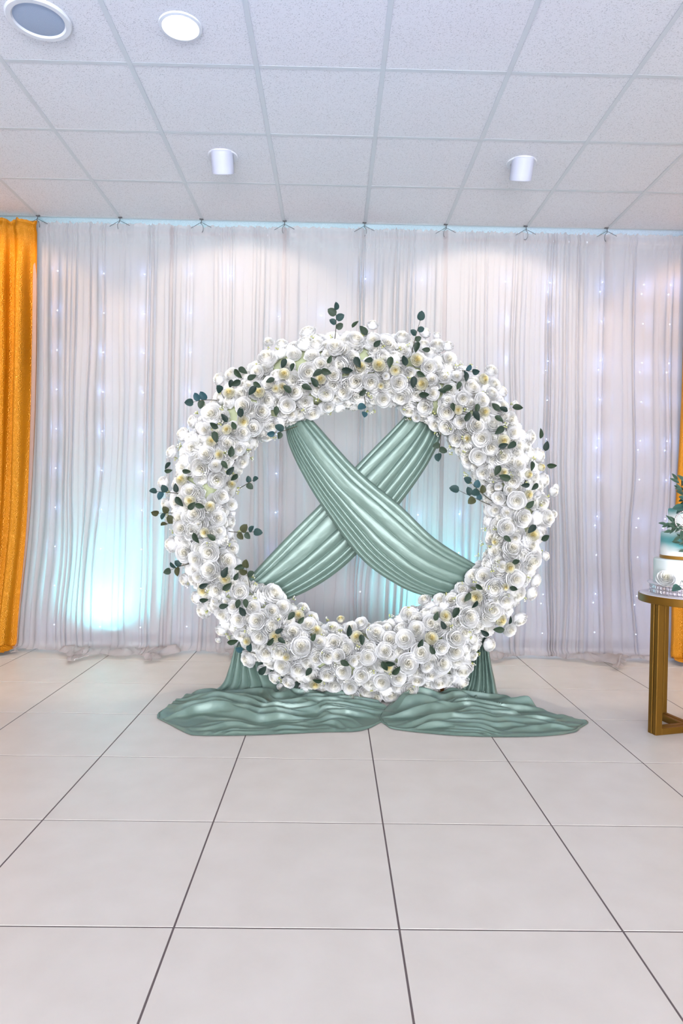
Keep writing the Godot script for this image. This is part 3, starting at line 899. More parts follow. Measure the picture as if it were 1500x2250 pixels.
func make_arch() -> void:
	var arch := thing("flower_arch", "large round arch of white and cream artificial roses with crossed green satin drapes", "flower arch")
	# hoop and base plate
	var g := Geo.new()
	var path := PackedVector3Array()
	for k in 97:
		var a := TAU * k / 96
		path.append(Vector3(RING_X + 0.88 * cos(a), RING_Y + 0.88 * sin(a), RING_Z - 0.07))
	g.tube(path, 0.016, 0.016, 10)
	part("hoop", g.mesh(mats.gold_metal), arch)
	g = Geo.new()
	g.box(Vector3(RING_X, 0.022, RING_Z - 0.13), Vector3(1.3, 0.044, 0.07), Basis.IDENTITY, 0.004)
	for s in [-1.0, 1.0]:
		g.box(Vector3(RING_X + s * 0.40, 0.022, RING_Z - 0.17), Vector3(0.06, 0.04, 0.34), Basis.IDENTITY, 0.004)
		g.box(Vector3(RING_X + s * 0.40, 0.16, RING_Z - 0.07), Vector3(0.04, 0.26, 0.04), Basis.IDENTITY, 0.004)
	part("base", g.mesh(mats.brass), arch)
	# pale leafy core that shows between the roses
	g = Geo.new()
	var p := PackedVector3Array()
	for j in 145:
		var th := TAU * j / 144
		var lim := tube_at(th)
		for k in 21:
			var ph := TAU * k / 20
			var q := on_ring(th, -ph, 0.085 + 0.02 * noise.get_noise_2d(th * 14.0, cos(ph) * 5.0))
			var v: Vector3 = q[0]
			v.z = RING_Z + (v.z - RING_Z) * 0.68
			v.y = maxf(v.y, 0.05)
			p.append(v)
	g.grid(p, 21, 145, Color.WHITE, true)
	part("flower_backing", g.mesh(mats.backing), arch)
	# rose heads: a few models of each kind, shared
	var white := Color(0.93, 0.935, 0.94)
	var cream_in := Color(0.86, 0.77, 0.42)
	var outer := []
	var heart := []
	var whole := []
	for k in 5:
		var ruff: float = [0.35, 0.6, 0.4, 1.1, 0.8][k]
		outer.append(rose_rings(0, 4, Color(0.93, 0.92, 0.88), white, ruff).mesh(mats.petal))
		heart.append(rose_rings(4, 7, Color(0.89, 0.87, 0.78), Color(0.93, 0.92, 0.88), ruff * 0.7).mesh(mats.petal))
		var w := rose_rings(0, 7, Color(0.89, 0.88, 0.82), white, ruff * 1.5, 1.05)
		whole.append(w.mesh(mats.petal))
	var c_outer := []
	var c_heart := []
	for k in 3:
		c_outer.append(rose_rings(0, 4, Color(0.85, 0.80, 0.56), Color(0.87, 0.86, 0.76), 0.5, 0.92).mesh(mats.petal))
		c_heart.append(rose_rings(4, 7, cream_in, Color(0.85, 0.80, 0.55), 0.4).mesh(mats.petal))
	var n := 0
	for kind in 2:
		var list: Array = WHITE_ROSES if kind == 0 else CREAM_ROSES
		for i in range(0, list.size(), 3):
			if n >= 300:
				break
			n += 1
			var r: float = list[i + 2] * 0.0005 * (1.10 if kind == 0 else 1.06)
			var at := front_of_ring(list[i] * 0.001, list[i + 1] * 0.001, r * 0.6)
			var dir: Vector3 = (at[1] * 0.62 + Vector3(0, 0, 0.55) + Vector3(rng.randf_range(-1, 1), rng.randf_range(-1, 1), 0) * 0.32).normalized()
			var pos: Vector3 = at[0] + dir * (rng.randf_range(-0.010, 0.024) + 0.012 * kind)
			pos.y = maxf(pos.y, r * 0.75)
			var xf := Transform3D(facing(dir, rng.randf_range(0, TAU)).scaled_local(Vector3(r, r * rng.randf_range(0.95, 1.25), r)), pos)
			var q: int = rng.randi() % (5 if kind == 0 else 3)
			var o := part("rose", outer[q] if kind == 0 else c_outer[q], arch, xf)
			part("rose_heart", heart[q] if kind == 0 else c_heart[q], o)
			if kind == 1:
				o.set_meta("label", "cream rose with a yellow heart")
	# the many heads deeper in and round the back, past counting
	var spots: Array[Vector3] = []
	var mm := MultiMesh.new()
	mm.transform_format = MultiMesh.TRANSFORM_3D
	mm.mesh = whole[3]
	var mm2 := MultiMesh.new()
	mm2.transform_format = MultiMesh.TRANSFORM_3D
	mm2.mesh = whole[1]
	var xfs: Array[Transform3D] = []
	for tries in 6500:
		var th := rng.randf_range(0, TAU)
		var ph := rng.randf_range(-0.62 * PI, 1.25 * PI)
		var at := on_ring(th, ph, 0.040)
		var pos: Vector3 = at[0]
		if pos.y < 0.05:
			continue
		var ok := true
		for s in spots:
			if s.distance_squared_to(pos) < 0.0036:
				ok = false
				break
		if not ok:
			continue
		spots.append(pos)
		var r := rng.randf_range(0.040, 0.056)
		var dir: Vector3 = (at[1] + Vector3(rng.randf_range(-1, 1), rng.randf_range(-1, 1), rng.randf_range(-1, 1)) * 0.45).normalized()
		xfs.append(Transform3D(facing(dir, rng.randf_range(0, TAU)).scaled_local(Vector3(r, r * 1.1, r)), pos - at[1] * 0.017))
	var half := xfs.size() / 2
	mm.instance_count = half
	mm2.instance_count = xfs.size() - half
	for i in xfs.size():
		if i < half:
			mm.set_instance_transform(i, xfs[i])
		else:
			mm2.set_instance_transform(i - half, xfs[i])
	for m in [mm, mm2]:
		var o := MultiMeshInstance3D.new()
		o.name = "filler_roses"
		o.multimesh = m
		arch.add_child(o, true)
		o.set_meta("kind", "stuff")
	# sprays of tiny white and yellow-green florets between the roses
	g = Geo.new()
	for k in 5:
		var dirv := Vector3(rng.randf_range(-0.7, 0.7), 1, rng.randf_range(-0.7, 0.7)).normalized() * rng.randf_range(0.014, 0.03)
		g.ball(dirv, 0.0052, 6, 0.8, Color(0.86, 0.87, 0.80) if k % 2 == 0 else Color(0.66, 0.68, 0.30))
		g.tube(PackedVector3Array([Vector3.ZERO, dirv * 0.9]), 0.0012, 0.001, 4, Color(0.40, 0.44, 0.14))
	var fm := MultiMesh.new()
	fm.transform_format = MultiMesh.TRANSFORM_3D
	fm.mesh = g.mesh(mats.petal)
	fm.instance_count = 170
	for i in 170:
		var at := on_ring(rng.randf_range(0, TAU), rng.randf_range(-0.1, 1.1) * PI, 0.012)
		at[0].y = maxf(at[0].y, 0.05)
		fm.set_instance_transform(i, Transform3D(facing(at[1] + Vector3(rng.randf_range(-0.6, 0.6), rng.randf_range(-0.6, 0.6), 0.2), rng.randf_range(0, TAU)), at[0]))
	var fo := MultiMeshInstance3D.new()
	fo.name = "floret_sprays"
	fo.multimesh = fm
	arch.add_child(fo, true)
	fo.set_meta("kind", "stuff")
	# dark rose leaves between the heads
	var leaves := []
	for k in 4:
		var dk := Color(0.012, 0.024, 0.018).lerp(Color(0.024, 0.040, 0.022), k / 3.0)
		leaves.append(leaf_mesh(0.058, 0.034, 0.2, dk, dk * 1.25))
	for i in range(0, DARK_LEAVES.size(), 2):
		var at := front_of_ring(DARK_LEAVES[i] * 0.001, DARK_LEAVES[i + 1] * 0.001, 0.02)
		var spin := rng.randf_range(0, TAU)
		var along := Vector3(cos(spin), sin(spin), rng.randf_range(-0.1, 0.35)).normalized()
		var nrm: Vector3 = (at[1] * 0.5 + Vector3(rng.randf_range(-0.7, 0.7), rng.randf_range(-0.7, 0.5), 0.8)).normalized()
		var bx := along.cross(nrm).normalized()
		var b := Basis(bx, along, bx.cross(along))
		var k := rng.randf_range(0.8, 1.15)
		var pos: Vector3 = at[0] + at[1] * 0.026 + Vector3(0, 0, 0.026) - along * 0.026
		pos.y = maxf(pos.y, 0.07)
		part("rose_leaf", leaves[i / 2 % 4], arch, Transform3D(b.scaled(Vector3(k, k, k)), pos))
	# eucalyptus twigs that stand out of the ring: foot x, y, tip x, y, number of leaves
	var euc := []
	for c in [Color(0.040, 0.060, 0.042), Color(0.024, 0.052, 0.048), Color(0.028, 0.075, 0.088), Color(0.052, 0.056, 0.026)]:
		euc.append(leaf_mesh(0.052, 0.042, 1.0, c * 0.85, c))
	var sprigs := [[-0.006, 2.046, -0.001, 2.194, 5], [0.428, 1.978, 0.465, 2.146, 4], [0.673, 1.881, 0.759, 1.870, 3], [0.905, 1.128, 0.700, 1.211, 4], [0.897, 1.159, 0.763, 1.258, 4], [-0.586, 0.961, -0.438, 0.964, 5], [-0.526, 1.206, -0.445, 1.250, 3], [-0.863, 1.168, -0.972, 1.178, 3], [-0.872, 1.058, -0.961, 1.057, 3], [-0.871, 1.002, -0.915, 1.002, 2], [-0.807, 0.774, -0.891, 0.745, 4], [-0.460, 0.646, -0.475, 0.761, 3], [-0.660, 1.696, -0.778, 1.675, 4], [0.165, 1.737, 0.165, 1.639, 2], [0.602, 1.542, 0.582, 1.417, 3], [-0.209, 1.560, -0.328, 1.512, 3], [-0.609, 1.692, -0.628, 1.733, 1], [-0.403, 0.268, -0.487, 0.304, 2]]
	for d in sprigs:
		var a := Vector3(d[0], d[1], -3.86)
		var b := Vector3(d[2], d[3], -3.79)
		var mid := (a + b) / 2.0 + Vector3(rng.randf_range(-0.012, 0.012), rng.randf_range(-0.012, 0.012), 0.012)
		var tw := PackedVector3Array()
		for q in 8:
			var t := q / 7.0
			tw.append(a.lerp(mid, t).lerp(mid.lerp(b, t), t) - a)
		g = Geo.new()
		g.tube(tw, 0.0024, 0.0012, 5)
		var s := part("eucalyptus_sprig", g.mesh(mats.stem), arch, Transform3D(Basis.IDENTITY, a))
		for q in d[4]:
			var t := lerpf(0.42, 1.0, (q + 1.0) / d[4])
			var root := tw[int(t * 7.0)]
			var along := (b - a).normalized()
			var side := along.cross(Vector3.BACK).normalized() * (1.0 if q % 2 == 0 else -1.0)
			var ld := (along * (1.5 if q == d[4] - 1 else 0.6) + side * (0.1 if q == d[4] - 1 else 0.9) + Vector3(0, 0, rng.randf_range(-0.2, 0.5))).normalized()
			var nr := (Vector3(rng.randf_range(-0.7, 0.7), rng.randf_range(-0.5, 0.5), 0.8)).normalized()
			var bx := ld.cross(nr).normalized()
			var k := rng.randf_range(0.75, 1.1)
			part("leaf", euc[rng.randi() % 4], s, Transform3D(Basis(bx, ld, bx.cross(ld)).scaled(Vector3(k, k, k)), root))


# ---------------------------------------------------------------- satin drapes
func along(pts: Array, t: float) -> Vector2:
	# a smooth curve through the points, by share of its length
	var len_ := [0.0]
	for k in range(1, pts.size()):
		len_.append(len_[k - 1] + pts[k].distance_to(pts[k - 1]))
	var d: float = clampf(t, 0.0, 1.0) * len_[-1]
	var i := 0
	while i < pts.size() - 2 and len_[i + 1] < d:
		i += 1
	var f: float = (d - len_[i]) / maxf(len_[i + 1] - len_[i], 0.0001)
	var a: Vector2 = pts[i]
	var b: Vector2 = pts[i + 1]
	return a.cubic_interpolate(b, pts[maxi(i - 1, 0)], pts[mini(i + 2, pts.size() - 1)], f)


func pleats(s: float, t: float, lines: Array, deep: float) -> float:
	# rounded folds between crease lines; each line is [place at the start, in the middle, at the end]
	var prev := 0.0
	for k in lines.size():
		var l: Array = lines[k]
		var c: float = lerpf(l[0], l[1], t * 2.0) if t < 0.5 else lerpf(l[1], l[2], t * 2.0 - 1.0)
		c += 0.012 * noise.get_noise_2d(k * 13.0, t * 2.2)
		if s <= c or k == lines.size() - 1:
			var w := maxf(c - prev, 0.004)
			var u := clampf((s - prev) / w, 0.0, 1.0)
			return deep * 1.35 * (l[3] if l.size() > 3 else 1.0) * pow(w, 0.8) * pow(sin(PI * pow(u, 0.62)), 0.72)
		prev = c
	return 0.0


func swag(top: Array, bottom: Array, lines: Array, z: float, z_end: float, deep: float, sd: float) -> Geo:
	var g := Geo.new()
	var nu := 190
	var nv := 90
	var p := PackedVector3Array()
	var uvs := PackedVector2Array()
	for j in nv:
		var t := float(j) / (nv - 1)
		var a := along(top, t)
		var b := along(bottom, t)
		for k in nu:
			var s := float(k) / (nu - 1)
			var q := a.lerp(b, s)
			var e := pow(absf(t * 2.0 - 1.0), 3.0)
			var zz := lerpf(z, z_end, e) + pleats(s, t, lines, deep)
			zz += 0.0045 * noise.get_noise_2d(s * 2.4 + sd, t * 1.8) + 0.0008 * noise.get_noise_2d(s * 9.0 + sd, t * 16.0)
			zz -= 0.02 * pow(absf(s * 2.0 - 1.0), 4.0)
			p.append(Vector3(q.x, q.y, zz))
			uvs.append(Vector2(s * 0.6, t * 1.4))
	g.grid(p, nu, nv, Color.WHITE, false, PackedColorArray(), uvs)
	return g


func tail(left: Array, right: Array, z_top: float, z_foot: float, folds: int, deep: float, sd: float) -> Geo:
	var g := Geo.new()
	var lines := []
	var x := 0.0
	for k in folds:
		x += rng.randf_range(0.5, 1.5)
		lines.append([x, x, x])
	for l in lines:
		var v: float = l[0] / x
		l[0] = v
		l[1] = clampf(v + rng.randf_range(-0.03, 0.03), 0, 1)
		l[2] = clampf(v + rng.randf_range(-0.05, 0.05), 0, 1)
	lines[-1] = [1.0, 1.0, 1.0]
	var nu := 130
	var nv := 60
	var p := PackedVector3Array()
	for j in nv:
		var t := float(j) / (nv - 1)
		var a := along(left, t)
		var b := along(right, t)
		for k in nu:
			var s := float(k) / (nu - 1)
			var q := a.lerp(b, s)
			var zz := lerpf(z_top, z_foot, t * t * (0.6 + 0.4 * t)) + pleats(s, t, lines, deep * (0.6 + 0.8 * t)) + 0.012 * noise.get_noise_2d(s * 2.5 + sd, t * 2.5)
			p.append(Vector3(q.x, maxf(q.y, 0.008), zz))
	g.grid(p, nu, nv)
	return g


func puddle(front: Array, back: Array, high: float, sd: float, ends := true) -> Geo:
	var fold_noise := FastNoiseLite.new()
	fold_noise.noise_type = FastNoiseLite.TYPE_SIMPLEX_SMOOTH
	fold_noise.frequency = 1.0
	fold_noise.fractal_type = FastNoiseLite.FRACTAL_NONE
	fold_noise.seed = 7
	var g := Geo.new()
	var nu := 400
	var nv := 210
	var p := PackedVector3Array()
	for j in nv:
		var v := float(j) / (nv - 1)
		for k in nu:
			var u := float(k) / (nu - 1)
			var a := along(back, u)
			var b := along(front, u)
			var q := a.lerp(b, v)
			# long soft folds that bend, fork and die out
			var wx := q.x + 0.12 * noise.get_noise_2d(q.x * 1.6 + sd, q.y * 2.0)
			var wz := q.y + 0.13 * noise.get_noise_2d(q.x * 1.5 + sd + 50.0, q.y * 1.2) + 0.03 * noise.get_noise_2d(q.x * 4.0 + sd + 90.0, q.y * 3.0)
			var r1 := exp(-pow(fold_noise.get_noise_2d(wx * 0.95 + sd, wz * 6.6) * 4.2, 2.0))
			var r2 := exp(-pow(fold_noise.get_noise_2d(wx * 1.8 + sd + 31.0, wz * 12.0) * 3.6, 2.0))
			var mod := 0.55 + 0.9 * fold_noise.get_noise_2d(wx * 1.6 + 7.0, wz * 1.8 + sd)
			var h := 0.012 + high * (0.54 * r1 * maxf(mod, 0.1) + 0.34 * r2 * maxf(1.1 - mod, 0.1))
			h += high * 0.30 * (1.0 - v) * (1.0 - v)
			var edge := minf(minf(v * 9.0, (1.0 - v) * 5.0), minf(u, 1.0 - u) * 14.0)
			h *= (0.45 + 0.55 * smoothstep(1.0, 0.35, v)) * (0.25 + 0.75 * smoothstep(0.0, 0.34, minf(u, 1.0 - u) if ends else (1.0 - u)))
			h *= smoothstep(-0.25, 1.0, edge)
			h += 0.007 * exp(-pow((edge - 0.22) / 0.14, 2.0))
			p.append(Vector3(q.x, maxf(h, 0.004) if edge > 0.001 else 0.003, q.y))
	g.grid(p, nu, nv)
	return g


func make_drapes() -> void:
	var sat: Material = mats.satin
	# the drape from upper left to lower right, in front
	var d := thing("satin_drape", "sage green satin drape crossing in front, from the arch's upper left to lower right", "drape")
	var top := [Vector2(-0.235, 1.735), Vector2(-0.172, 1.656), Vector2(-0.088, 1.568), Vector2(0.136, 1.327), Vector2(0.385, 1.124), Vector2(0.596, 0.933), Vector2(0.846, 0.782), Vector2(0.95, 0.73)]
	var bot := [Vector2(-0.33, 1.68), Vector2(-0.289, 1.577), Vector2(-0.261, 1.462), Vector2(-0.187, 1.308), Vector2(-0.068, 1.117), Vector2(0.157, 0.823), Vector2(0.367, 0.670), Vector2(0.537, 0.600), Vector2(0.745, 0.560), Vector2(0.86, 0.55)]
	var lines := [[0.20, 0.12, 0.10, 1.0], [0.30, 0.20, 0.15, 0.4], [0.62, 0.42, 0.34, 0.55], [0.66, 0.56, 0.58, 0.45], [0.74, 0.70, 0.80, 0.9], [0.80, 0.78, 0.86, 1.1], [0.87, 0.86, 0.91, 1.2], [0.93, 0.93, 0.95, 1.0], [1.0, 1.0, 1.0, 1.0]]
	part("swag", swag(top, bot, lines, -3.905, -3.99, 0.056, 5.0).mesh(sat), d)
	part("hanging_tail", tail([Vector2(0.84, 0.60), Vector2(0.825, 0.408), Vector2(0.825, 0.30), Vector2(0.795, 0.166), Vector2(0.735, 0.06), Vector2(0.63, 0.012)], [Vector2(0.90, 0.60), Vector2(0.919, 0.409), Vector2(0.935, 0.302), Vector2(0.955, 0.13), Vector2(0.965, 0.05), Vector2(0.99, 0.012)], -4.09, -3.86, 8, 0.10, 3.0).mesh(sat), d)
	var front := [Vector2(0.270, -3.50), Vector2(0.29, -3.467), Vector2(0.334, -3.399), Vector2(0.585, -3.327), Vector2(0.838, -3.310), Vector2(1.068, -3.332), Vector2(1.224, -3.391), Vector2(1.284, -3.462), Vector2(1.352, -3.537)]
	var back := [Vector2(0.262, -3.56), Vector2(0.307, -3.74), Vector2(0.40, -3.88), Vector2(0.679, -3.96), Vector2(0.946, -3.967), Vector2(1.050, -3.855), Vector2(1.163, -3.716), Vector2(1.274, -3.602), Vector2(1.362, -3.560)]
	part("floor_puddle", puddle(front, back, 0.105, 12.0).mesh(sat), d)
	# the drape from upper right to lower left, behind
	d = thing("satin_drape", "sage green satin drape crossing behind, from the arch's upper right to lower left", "drape")
	top = [Vector2(0.50, 1.77), Vector2(0.435, 1.691), Vector2(0.397, 1.630), Vector2(0.138, 1.357), Vector2(-0.082, 1.116), Vector2(-0.290, 0.902), Vector2(-0.523, 0.647), Vector2(-0.60, 0.56)]
	bot = [Vector2(0.70, 1.66), Vector2(0.640, 1.550), Vector2(0.603, 1.457), Vector2(0.522, 1.311), Vector2(0.380, 1.111), Vector2(0.160, 0.843), Vector2(-0.022, 0.681), Vector2(-0.232, 0.564), Vector2(-0.455, 0.500), Vector2(-0.56, 0.48)]
	lines = [[0.06, 0.09, 0.16, 0.7], [0.34, 0.20, 0.24, 0.5], [0.50, 0.48, 0.46, 0.5], [0.62, 0.66, 0.66, 0.9], [0.80, 0.82, 0.80, 0.8], [0.90, 0.92, 0.90, 1.0], [1.0, 1.0, 1.0, 1.0]]
	part("swag", swag(top, bot, lines, -4.02, -4.03, 0.054, 25.0).mesh(sat), d)
	part("hanging_tail", tail([Vector2(-0.53, 0.60), Vector2(-0.553, 0.379), Vector2(-0.570, 0.270), Vector2(-0.595, 0.15), Vector2(-0.635, 0.06), Vector2(-0.76, 0.012)], [Vector2(-0.45, 0.60), Vector2(-0.431, 0.390), Vector2(-0.390, 0.283), Vector2(-0.281, 0.151), Vector2(-0.12, 0.05), Vector2(0.05, 0.012)], -4.09, -3.85, 7, 0.10, 8.0).mesh(sat), d)
	front = [Vector2(-0.891, -3.530), Vector2(-0.796, -3.425), Vector2(-0.691, -3.307), Vector2(-0.619, -3.277), Vector2(-0.359, -3.293), Vector2(-0.052, -3.344), Vector2(0.151, -3.372), Vector2(0.262, -3.502), Vector2(0.316, -3.586)]
	back = [Vector2(-0.905, -3.583), Vector2(-0.882, -3.687), Vector2(-0.841, -3.833), Vector2(-0.738, -3.94), Vector2(-0.428, -3.96), Vector2(-0.063, -3.94), Vector2(0.171, -3.90), Vector2(0.284, -3.821), Vector2(0.325, -3.697)]
	part("floor_puddle", puddle(front, back, 0.105, 44.0).mesh(sat), d)


# ---------------------------------------------------------------- cake table
func spray(called: String, label: String, cat: String, at: Vector3, twigs: Array, leaf: ArrayMesh) -> void:
	# twigs: [tip offset, number of leaves]
	var o := thing(called, label, cat, at)
	for d in twigs:
		var tip: Vector3 = d[0]
		var tw := PackedVector3Array()
		for q in 7:
			var t := q / 6.0
			tw.append(tip * t + Vector3(0, 0.022 * sin(PI * t), 0))
		var g := Geo.new()
		g.tube(tw, 0.0016, 0.0008, 5)
		var s := part("twig", g.mesh(mats.stem), o)
		for q in d[1]:
			var t := lerpf(0.3, 1.0, (q + 1.0) / d[1])
			var side := Vector3(-tip.y, tip.x, 0).normalized() * (1.0 if q % 2 == 0 else -1.0)
			var ld := (tip.normalized() * 1.1 + side * (0.0 if q == d[1] - 1 else 0.75) + Vector3(0, 0, rng.randf_range(-0.3, 0.5))).normalized()
			var nr := Vector3(rng.randf_range(-0.6, 0.6), 0.4, 0.8).normalized()
			var bx := ld.cross(nr).normalized()
			var k := rng.randf_range(0.8, 1.15)
			part("leaf", leaf, s, Transform3D(Basis(bx, ld, bx.cross(ld)).scaled(Vector3(k, k, k)), tw[int(t * 6.0)]))


func make_cake_table() -> void:
	var at := Vector3(1.833, 0, -3.45)
	var t := thing("cake_table", "small round gold-framed table with a white marble top, under the cake", "table", at)
	var gold: Material = mats.gold_metal
	var g := Geo.new()
	g.lathe([Vector2(0.001, 0.670), Vector2(0.244, 0.670), Vector2(0.246, 0.694), Vector2(0.243, 0.697), Vector2(0.001, 0.697)], 96)
	part("marble_top", g.mesh(mats.marble), t)
	g = Geo.new()
	g.lathe([Vector2(0.238, 0.656), Vector2(0.249, 0.656), Vector2(0.2505, 0.658), Vector2(0.2505, 0.693), Vector2(0.249, 0.695), Vector2(0.2465, 0.695)], 96)
	part("rim", g.mesh(gold), t)
	var d1 := Vector3(-0.96, 0, 0.27).normalized()
	var d2 := Vector3(-0.24, 0, -0.97).normalized()
	for dv in [d1, d2]:
		var dir: Vector3 = dv
		var perp := Vector3(-dir.z, 0, dir.x)
		var b := Basis(dir, Vector3.UP, dir.cross(Vector3.UP))
		for s in [-1.0, 1.0]:
			for e in [-1.0, 1.0]:
				g = Geo.new()
				g.box(dir * (e * 0.207) + perp * (s * 0.0155) + Vector3(0, 0.333, 0), Vector3(0.038, 0.666, 0.026), b, 0.002)
				part("leg", g.mesh(gold), t)
			g = Geo.new()
			g.box(perp * (s * 0.0155) + Vector3(0, 0.0165 + (0.0005 if dir == d2 else 0.0), 0), Vector3(0.378, 0.033, 0.026), b, 0.002)
			part("foot_bar", g.mesh(gold), t)
	# stand with two rows of crystals
	var st := thing("cake_stand", "round cake stand with a white plate and two rows of faceted crystals", "cake stand", at + Vector3(0, 0.697, 0))
	g = Geo.new()
	g.lathe([Vector2(0.190, 0.0), Vector2(0.200, 0.0), Vector2(0.200, 0.004), Vector2(0.190, 0.006), Vector2(0.188, 0.044), Vector2(0.200, 0.046), Vector2(0.200, 0.050)], 80)
	part("drum", g.mesh(mats.mirror), st)
	g = Geo.new()
	g.lathe([Vector2(0.196, 0.050), Vector2(0.206, 0.051), Vector2(0.209, 0.054), Vector2(0.207, 0.058), Vector2(0.001, 0.059)], 80)
	part("plate", g.mesh(mats.marble), st)
	g = Geo.new()
	# a cut stone: a square pyramid frustum facing +z
	var f0 := [Vector3(-0.0095, -0.0095, 0), Vector3(0.0095, -0.0095, 0), Vector3(0.0095, 0.0095, 0), Vector3(-0.0095, 0.0095, 0)]
	var f1 := [Vector3(-0.005, -0.005, 0.006), Vector3(0.005, -0.005, 0.006), Vector3(0.005, 0.005, 0.006), Vector3(-0.005, 0.005, 0.006)]
	g.face(f1, Vector3.ZERO)
	g.face(f0, Vector3(0, 0, 0.003))
	for k in 4:
		g.face([f0[k], f0[(k + 1) % 4], f1[(k + 1) % 4], f1[k]], Vector3(0, 0, 0.002))
	var stone := g.mesh(mats.crystal)
	for k in 58:
		for row in 2:
			var a := TAU * k / 58
			part("crystal", stone, st, Transform3D(Basis(Vector3.UP, a), Vector3(0.1925 * sin(a), 0.0148 + 0.0205 * row, 0.1925 * cos(a))))
	# three tiers of watercolour icing
	var c := thing("wedding_cake", "three-tier white wedding cake with teal watercolour icing at the right edge", "cake", at + Vector3(0, 0.756, 0))
	var tiers := [[0.181, 0.0, 0.122], [0.150, 0.122, 0.258], [0.118, 0.258, 0.378]]
	for k in 3:
		var d: Array = tiers[k]
		var p := PackedVector3Array()
		var cols := PackedColorArray()
		var prof := [Vector2(0.001, d[2]), Vector2(d[0] * 0.6, d[2]), Vector2(d[0] - 0.008, d[2]), Vector2(d[0] - 0.002, d[2] - 0.002), Vector2(d[0], d[2] - 0.008)]
		for j in 16:
			prof.append(Vector2(d[0], lerpf(d[2] - 0.010, d[1], j / 15.0)))
		for j in prof.size():
			for q in 97:
				var a := TAU * q / 96
				var v := Vector3(prof[j].x * cos(a), prof[j].y, prof[j].x * sin(a))
				p.append(v)
				var h := clampf((v.y - d[1]) / (d[2] - d[1]), 0.0, 1.0)
				var w := 0.5 + 0.55 * noise.get_noise_3d(v.x * 5.0, v.y * 8.0, v.z * 5.0 + 7.0 * k)
				var wash := 0.0
				if k == 0:
					wash = 0.30 * smoothstep(0.3, 0.75, w)
				elif k == 1:
					wash = smoothstep(0.18, 0.62, h + 0.5 * (w - 0.5)) * (0.55 + 0.45 * smoothstep(1.0, 0.72, h))
				else:
					wash = smoothstep(0.62, 0.95, h + 0.3 * (w - 0.5))
				cols.append(Color(0.80, 0.82, 0.80).lerp(Color(0.10, 0.34, 0.35), wash))
		g = Geo.new()
		g.grid(p, 97, prof.size(), Color.WHITE, true, cols)
		part("tier", g.mesh(mats.icing), c)
	g = Geo.new()
	g.lathe([Vector2(0.150, 0.122), Vector2(0.1525, 0.1225), Vector2(0.1525, 0.1385), Vector2(0.150, 0.139)], 96)
	part("gold_band", g.mesh(stdmat("gold_ribbon", Color(0.62, 0.45, 0.17), 0.4, 0.5)), c)
	# rhinestone ring leaning on the top tier
	var ring := thing("cake_topper", "sparkling rhinestone ring leaning against the top tier of the cake", "cake topper", Vector3(1.722, 1.018, -3.318))
	g = Geo.new()
	var path := PackedVector3Array()
	for k in 41:
		var a := TAU * k / 40
		path.append(Vector3(0.049 * cos(a), 0.054 + 0.049 * sin(a), 0))
	g.tube(path, 0.004, 0.004, 8)
	part("hoop", g.mesh(mats.mirror), ring)
	g = Geo.new()
	g.ball(Vector3.ZERO, 0.0042, 6, 0.8)
	var gem := g.mesh(mats.mirror)
	for k in 36:
		var a := TAU * k / 36
		part("rhinestone", gem, ring, Transform3D(Basis.from_euler(Vector3(a * 3.0, a * 5.0, 0)), Vector3(0.049 * cos(a), 0.054 + 0.049 * sin(a), 0.004)))
	g = Geo.new()
	var script := PackedVector3Array()
	for k in 31:
		var u := k / 30.0
		script.append(Vector3(-0.018 + 0.040 * u + 0.010 * sin(u * 12.0), 0.054 + 0.022 * cos(u * 9.0 + 0.5) * (1.0 - 0.3 * u), 0.0))
	g.tube(script, 0.0022, 0.0022, 6)
	g.tube(PackedVector3Array([Vector3(-0.018, 0.076, 0), Vector3(-0.032, 0.092, 0)]), 0.0016, 0.0016, 5)
	g.tube(PackedVector3Array([script[30], Vector3(0.036, 0.022, 0)]), 0.0016, 0.0016, 5)
	part("monogram", g.mesh(mats.mirror), ring)
	# flowers and leaves
	var lm := leaf_mesh(0.048, 0.017, 0.5, Color(0.030, 0.060, 0.042), Color(0.055, 0.095, 0.065))
	var lb := leaf_mesh(0.075, 0.042, 0.4, Color(0.028, 0.070, 0.060), Color(0.040, 0.095, 0.080))
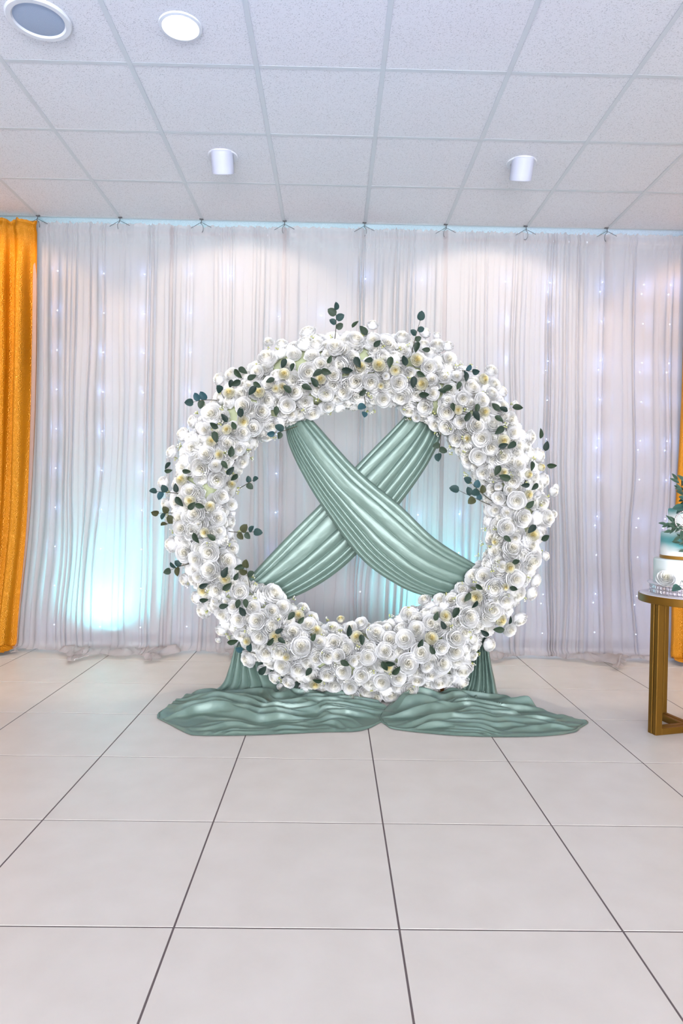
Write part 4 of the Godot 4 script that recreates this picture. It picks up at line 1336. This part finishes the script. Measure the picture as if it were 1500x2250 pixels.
	spray("cake_greenery", "bushy dark green leaves standing on the top of the cake", "foliage", Vector3(1.785, 1.132, -3.40), [[Vector3(-0.055, 0.09, 0.02), 6], [Vector3(-0.03, 0.17, 0.0), 7], [Vector3(0.0, 0.20, 0.0), 8], [Vector3(-0.06, 0.04, 0.05), 5], [Vector3(0.04, 0.15, 0.03), 7], [Vector3(0.07, 0.08, 0.03), 6], [Vector3(-0.05, 0.14, -0.03), 6], [Vector3(0.02, 0.10, -0.06), 6]], lm)
	spray("cake_greenery", "large rounded leaves lying over the rim of the top tier", "foliage", Vector3(1.79, 1.138, -3.345), [[Vector3(-0.075, 0.0, 0.03), 3], [Vector3(-0.03, 0.02, 0.05), 3], [Vector3(0.07, 0.0, 0.03), 3]], lb)
	spray("cake_greenery", "narrow leaves spreading left from under the rhinestone ring", "foliage", Vector3(1.735, 1.028, -3.335), [[Vector3(-0.10, 0.025, 0.01), 6], [Vector3(-0.085, -0.005, 0.03), 5], [Vector3(-0.05, -0.03, 0.04), 4]], lm)
	spray("cake_greenery", "dark narrow leaves lying flat on the front of the teal middle tier", "foliage", Vector3(1.80, 0.945, -3.296), [[Vector3(-0.10, 0.02, -0.018), 5], [Vector3(-0.07, -0.012, -0.006), 5], [Vector3(0.06, -0.03, 0.0), 5]], lm)
	spray("cake_greenery", "dark green leaves on the cake stand beside the white rose", "foliage", Vector3(1.70, 0.766, -3.275), [[Vector3(0.026, -0.004, 0.01), 1], [Vector3(0.045, 0.004, 0.0), 1], [Vector3(-0.03, -0.006, 0.02), 1]], lb)
	for d in [[Vector3(1.640, 0.788, -3.330), 0.044, Vector3(-0.35, 0.55, 0.75), "large open white rose lying on the cake stand, against the bottom tier"], [Vector3(1.80, 1.165, -3.36), 0.040, Vector3(-0.1, 0.4, 0.9), "white rose among the leaves on the top of the cake"]]:
		var fl := thing("cake_rose", d[3], "flower", d[0])
		var r: float = d[1]
		var xf := Transform3D(facing(d[2], 0.4).scaled_local(Vector3(r, r, r)), Vector3.ZERO)
		part("petals", rose_rings(0, 4, Color(0.86, 0.85, 0.80), Color(0.86, 0.87, 0.87), 0.6).mesh(mats.petal), fl, xf)
		part("heart", rose_rings(4, 7, Color(0.84, 0.82, 0.72), Color(0.86, 0.85, 0.80), 0.4).mesh(mats.petal), fl, xf)
